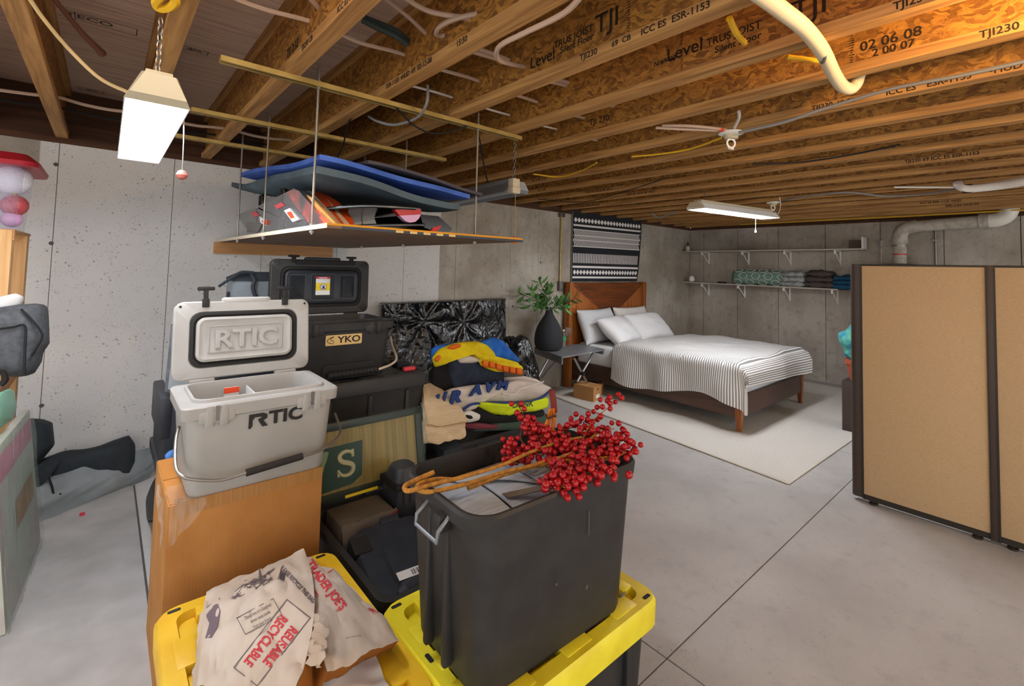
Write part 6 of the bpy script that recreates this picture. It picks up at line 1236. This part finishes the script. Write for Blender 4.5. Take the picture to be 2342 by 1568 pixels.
obj('body', MB().lathe([(.005, 0), (.033, 0), (.033, .07), (.012, .09), (.012, .1)], 14, Matrix.Translation(p)), M('amber', '#c9c3b8', .3), t); obj('cap', MB().lathe([(.016, .098), (.016, .12), (.009, .13), (.006, .16), (.001, .16)], 12, Matrix.Translation(p)), PM['rubber'], t)
t = thing('end_box', 'cardboard piece with a white side standing at the right end of the upper shelf', 'box', (WX-.15, 1.75, 1.865)); p = on_shelf(1955, 560, zA)
obj('card', MB().box((WX-.12, 1.66, p.z), (WX-.10, 1.84, p.z+.12)), M('card_dark', '#6d5f52', .85), t, smooth=False); obj('side', MB().box((WX-.29, 1.645, p.z), (WX-.10, 1.662, p.z+.15)), PM['label_white'], t, smooth=False)
t = thing('glass_jar', 'small round white candle jar on the left of the lower shelf', 'jar', on_shelf(1581, 640, zB)); p = on_shelf(1582, 640, zB, WX-.2)
obj('jar', MB().lathe([(.02, 0), (.042, .012), (.048, .045), (.04, .08), (.028, .088), (.028, .1), (.004, .1)], 18, Matrix.Translation(p)), PM['white_plastic'], t)
t = thing('remote', 'small black object lying on the lower shelf', 'remote', on_shelf(1650, 643, zB)); p = on_shelf(1651, 643, zB, WX-.2); obj('case', MB().box(p+Vector((-.03, -.06, 0)), p+Vector((.03, .06, .025)), .006), PM['rubber'], t)
def shelf_roll():
    a, b = on_shelf(1680, 640, zB, WX-.16), on_shelf(1795, 645, zB, WX-.16); r = .115
    t = thing('rolled_throw', 'rolled sage throw with pale lattice lines on the lower shelf', 'blanket', a)
    c0, c1 = a+Vector((0, 0, r)), b+Vector((0, 0, r)); n = 20
    def sf(s, q, off=0): c = c0.lerp(c1, s); k = r*(1-.25*max(0, abs(s-.5)*2-.85)/.15)+off; return Vector((c.x-k*1.05*math.cos(q), c.y, c.z+k*math.sin(q)))
    obj('roll', MB().loft([[sf(s/14, 2*PI*k/n) for k in range(n)] for s in range(15)]), PM['cloth_sage'], t, angle=70)
    m = MB()
    for i in range(4):
        for j in range(3):
            s0, q0 = .12+i*.25+(.125 if j % 2 else 0), -.75+j*.95; hx = [(s0+.085*math.cos(a_)*1, q0+.5*math.sin(a_)) for a_ in [2*PI*k/6 for k in range(7)]]
            hx = [(min(.99, max(.01, s)), q) for s, q in hx]; m.tube([sf(s, q, .003) for s, q in hx], .006, 5)
    obj('lattice', m, PM['cloth_pale'], t)
shelf_roll()
def folded(label, px0, px1, h, mat, seed, layers=3, zf=zB, X=WX-.16):
    a, b = on_shelf(px0, 645, zf, X), on_shelf(px1, 648, zf, X); t = thing('folded_blanket', label, 'blanket', (a+b)/2, group='folded blankets on the lower wall shelf')
    for k in range(layers):
        z = a.z+h*k/layers; sh = .03*nz((k, seed, 0)); rg_ = [Vector((X+cx_*.13, lerp(a.y, b.y, .5)+cy_*abs(a.y-b.y)*.5*(1-.08*k)+sh, 0)) for cx_, cy_ in ((1, 1), (-1, 1), (-1, -1), (1, -1))]
        ol_ = [Vector((p.x, p.y, z+h/layers/2)) for p in rg_]; obj('fold', blob(ol_, (0, 0, 1), h/layers*.56, h/layers*.5, e=2.6, K=8, amp=.035, sc=14, ridge=.012, rs=22, seed=seed+k), PM[mat], t, angle=80)
folded('marled grey folded blanket next to the sage roll', 1792, 1848, .21, 'cloth_marl', 1); folded('taupe folded blanket in the middle of the lower shelf stack', 1846, 1912, .23, 'cloth_taupe', 2); folded('teal folded cloth at the shelf end by the divider', 1908, 1960, .17, 'cloth_teal', 3)
# drain pipe on the far wall
dp = thing('drain_pipe', 'grey plastic drain pipe with two elbows on the far wall', 'drain pipe', at(2057, 605, 0, WX-.2))
X = WX-.27; R0 = .075; P = [at(2057, 640, 0, X), at(2057, 560, 0, X)]
v0 = at(2057, 700, 0, X); v1 = at(2057, 545, 0, X); h0 = at(2085, 518, 0, X); h1 = at(2262, 512, 0, X); e1 = at(2290, 495, 0, X+.04)
obj('riser', MB().tube([Vector((X, v1.y, .6)), Vector((X, v1.y, v1.z))], R0*.92, 20), PM['pvc_old'], dp)
zc = h0.z; obj('elbow', MB().tube(arc([Vector((X, v1.y, v1.z)), Vector((X, v1.y-.008, zc-.09)), Vector((X, v1.y-.045, zc-.03)), Vector((X, v1.y-.12, zc)), Vector((X, v1.y-.16, zc))], 6), R0*1.03, 20), PM['pvc_old'], dp)
yE = h1.y; obj('run', MB().tube([Vector((X, v1.y-.14, zc)), Vector((X, yE, zc+.035))], R0*.92, 20), PM['pvc_old'], dp)
obj('elbow', MB().tube(arc([Vector((X, yE+.03, zc+.035)), Vector((X, yE-.06, zc+.04)), Vector((X, yE-.13, zc+.08)), Vector((X, yE-.16, zc+.15)), Vector((X, yE-.16, zc+.22))], 6), R0*1.05, 20), PM['pvc'], dp)
obj('coupling', MB().tube([Vector((X, v1.y, v1.z-.06)), Vector((X, v1.y, v1.z+.0))], R0*1.1, 20), PM['pvc_old'], dp); obj('coupling', MB().tube([Vector((X, yE+.08, zc+.033)), Vector((X, yE+.0, zc+.035))], R0*1.1, 20), PM['pvc_old'], dp)
obj('clamp', MB().tube([Vector((X, v1.y, v1.z-.10)), Vector((X, v1.y, v1.z-.085))], R0*1.04, 20), PM['galv'], dp); q = at(2057, 581, 0, X-R0)
obj('red_mark', MB().tube([Vector((X, v1.y, q.z-.008)), Vector((X, v1.y, q.z+.008))], R0*.935, 20), PM['red'], dp)
obj('floor_flange', MB().lathe([(.1, 0), (.28, 0), (.28, .03), (.1, .05)], 24, Matrix.Translation((X, v1.y, 1.62))), M('flange_teal', '#6d807c', .6), dp)
obj('sump_body', MB().lathe([(.2, 0), (.26, .05), (.26, 1.6), (.2, 1.62)], 24, Matrix.Translation((X, v1.y, 0))), M('tank_grey', '#8a9794', .5), dp)
for px, nm in ((2140, 'galvanised'), (2015, 'painted')):
    p = at(px, 560, 0, WX-.012); t = thing('wall_conduit', f'thin {nm} vertical conduit on the far wall {"right" if px > 2100 else "left"} of the drain pipe', 'conduit', (WX-.012, p.y, 0))
    obj('pipe', MB().tube([(WX-.012, p.y, .02), (WX-.012, p.y, 2.22 if px > 2100 else 1.98)], .011, 8), PM['galv'] if px > 2100 else PM['pvc_old'], t); obj('strap', MB().box((WX-.026, p.y-.03, 1.96), (WX-.001, p.y+.03, 1.985), .003), PM['galv'], t)
gw = thing('potted_plant', 'bushy teal green plant in a terracotta pot behind the divider', 'potted plant', (5.65, 1.42, 0))
p = at(1936, 775, 2, .75); c = at(1966, 785, 0, 5.6); obj('foliage', blob([c+Vector((0, .17*math.cos(a)*(1+.15*math.sin(5*a)), .20*math.sin(a)*(1+.15*math.cos(4*a)))) for a in [2*PI*k/16 for k in range(16)]], (-1, -.3, 0), .14, .14, amp=.05, sc=14, ridge=.03, rs=30, K=10, n=60), PM['teal'], gw, angle=80)
obj('pot', MB().lathe([(.02, 0), (.08, 0), (.11, .16), (.12, .16), (.12, .2), (.02, .2)], 20, Matrix.Translation((c.x, c.y, c.z-.36))), M('terracotta', '#a04a32', .8), gw)
obj('stand', MB().box((c.x-.12, c.y-.12, .012), (c.x+.12, c.y+.12, c.z-.36), .006), PM['panel_brown'], gw)
# ------------------------------------------------------------------ groups of alike things
GROUPS = {'shop_light': 'fluorescent shop lights hung from the joists', 'bulb_holder': 'bare bulbs under the joists', 'pillow': 'pillows on the bed', 'cable': 'cables run through the joists', 'storage_tote': 'black storage totes',
          'sleeping_mat': 'sleeping mats on the hanging shelf', 'wake_board': 'black boards on the hanging shelf', 'skim_board': 'skim boards on the hanging shelf', 'swim_fin': 'swim fins on the hanging shelf', 'cooler': 'open rotomoulded coolers',
          'ornament': 'ornaments in the red-lidded tub', 'wall_shelf': 'bracketed shelves on the far wall', 'lampholder': 'empty lampholders on the joists', 'wall_conduit': 'conduits on the far wall'}
for o in list(bpy.data.objects):
    if o.parent is None and 'label' in o.keys() and 'group' not in o.keys():
        b_ = o.name.split('.')[0]
        if b_ in GROUPS: o['group'] = GROUPS[b_]
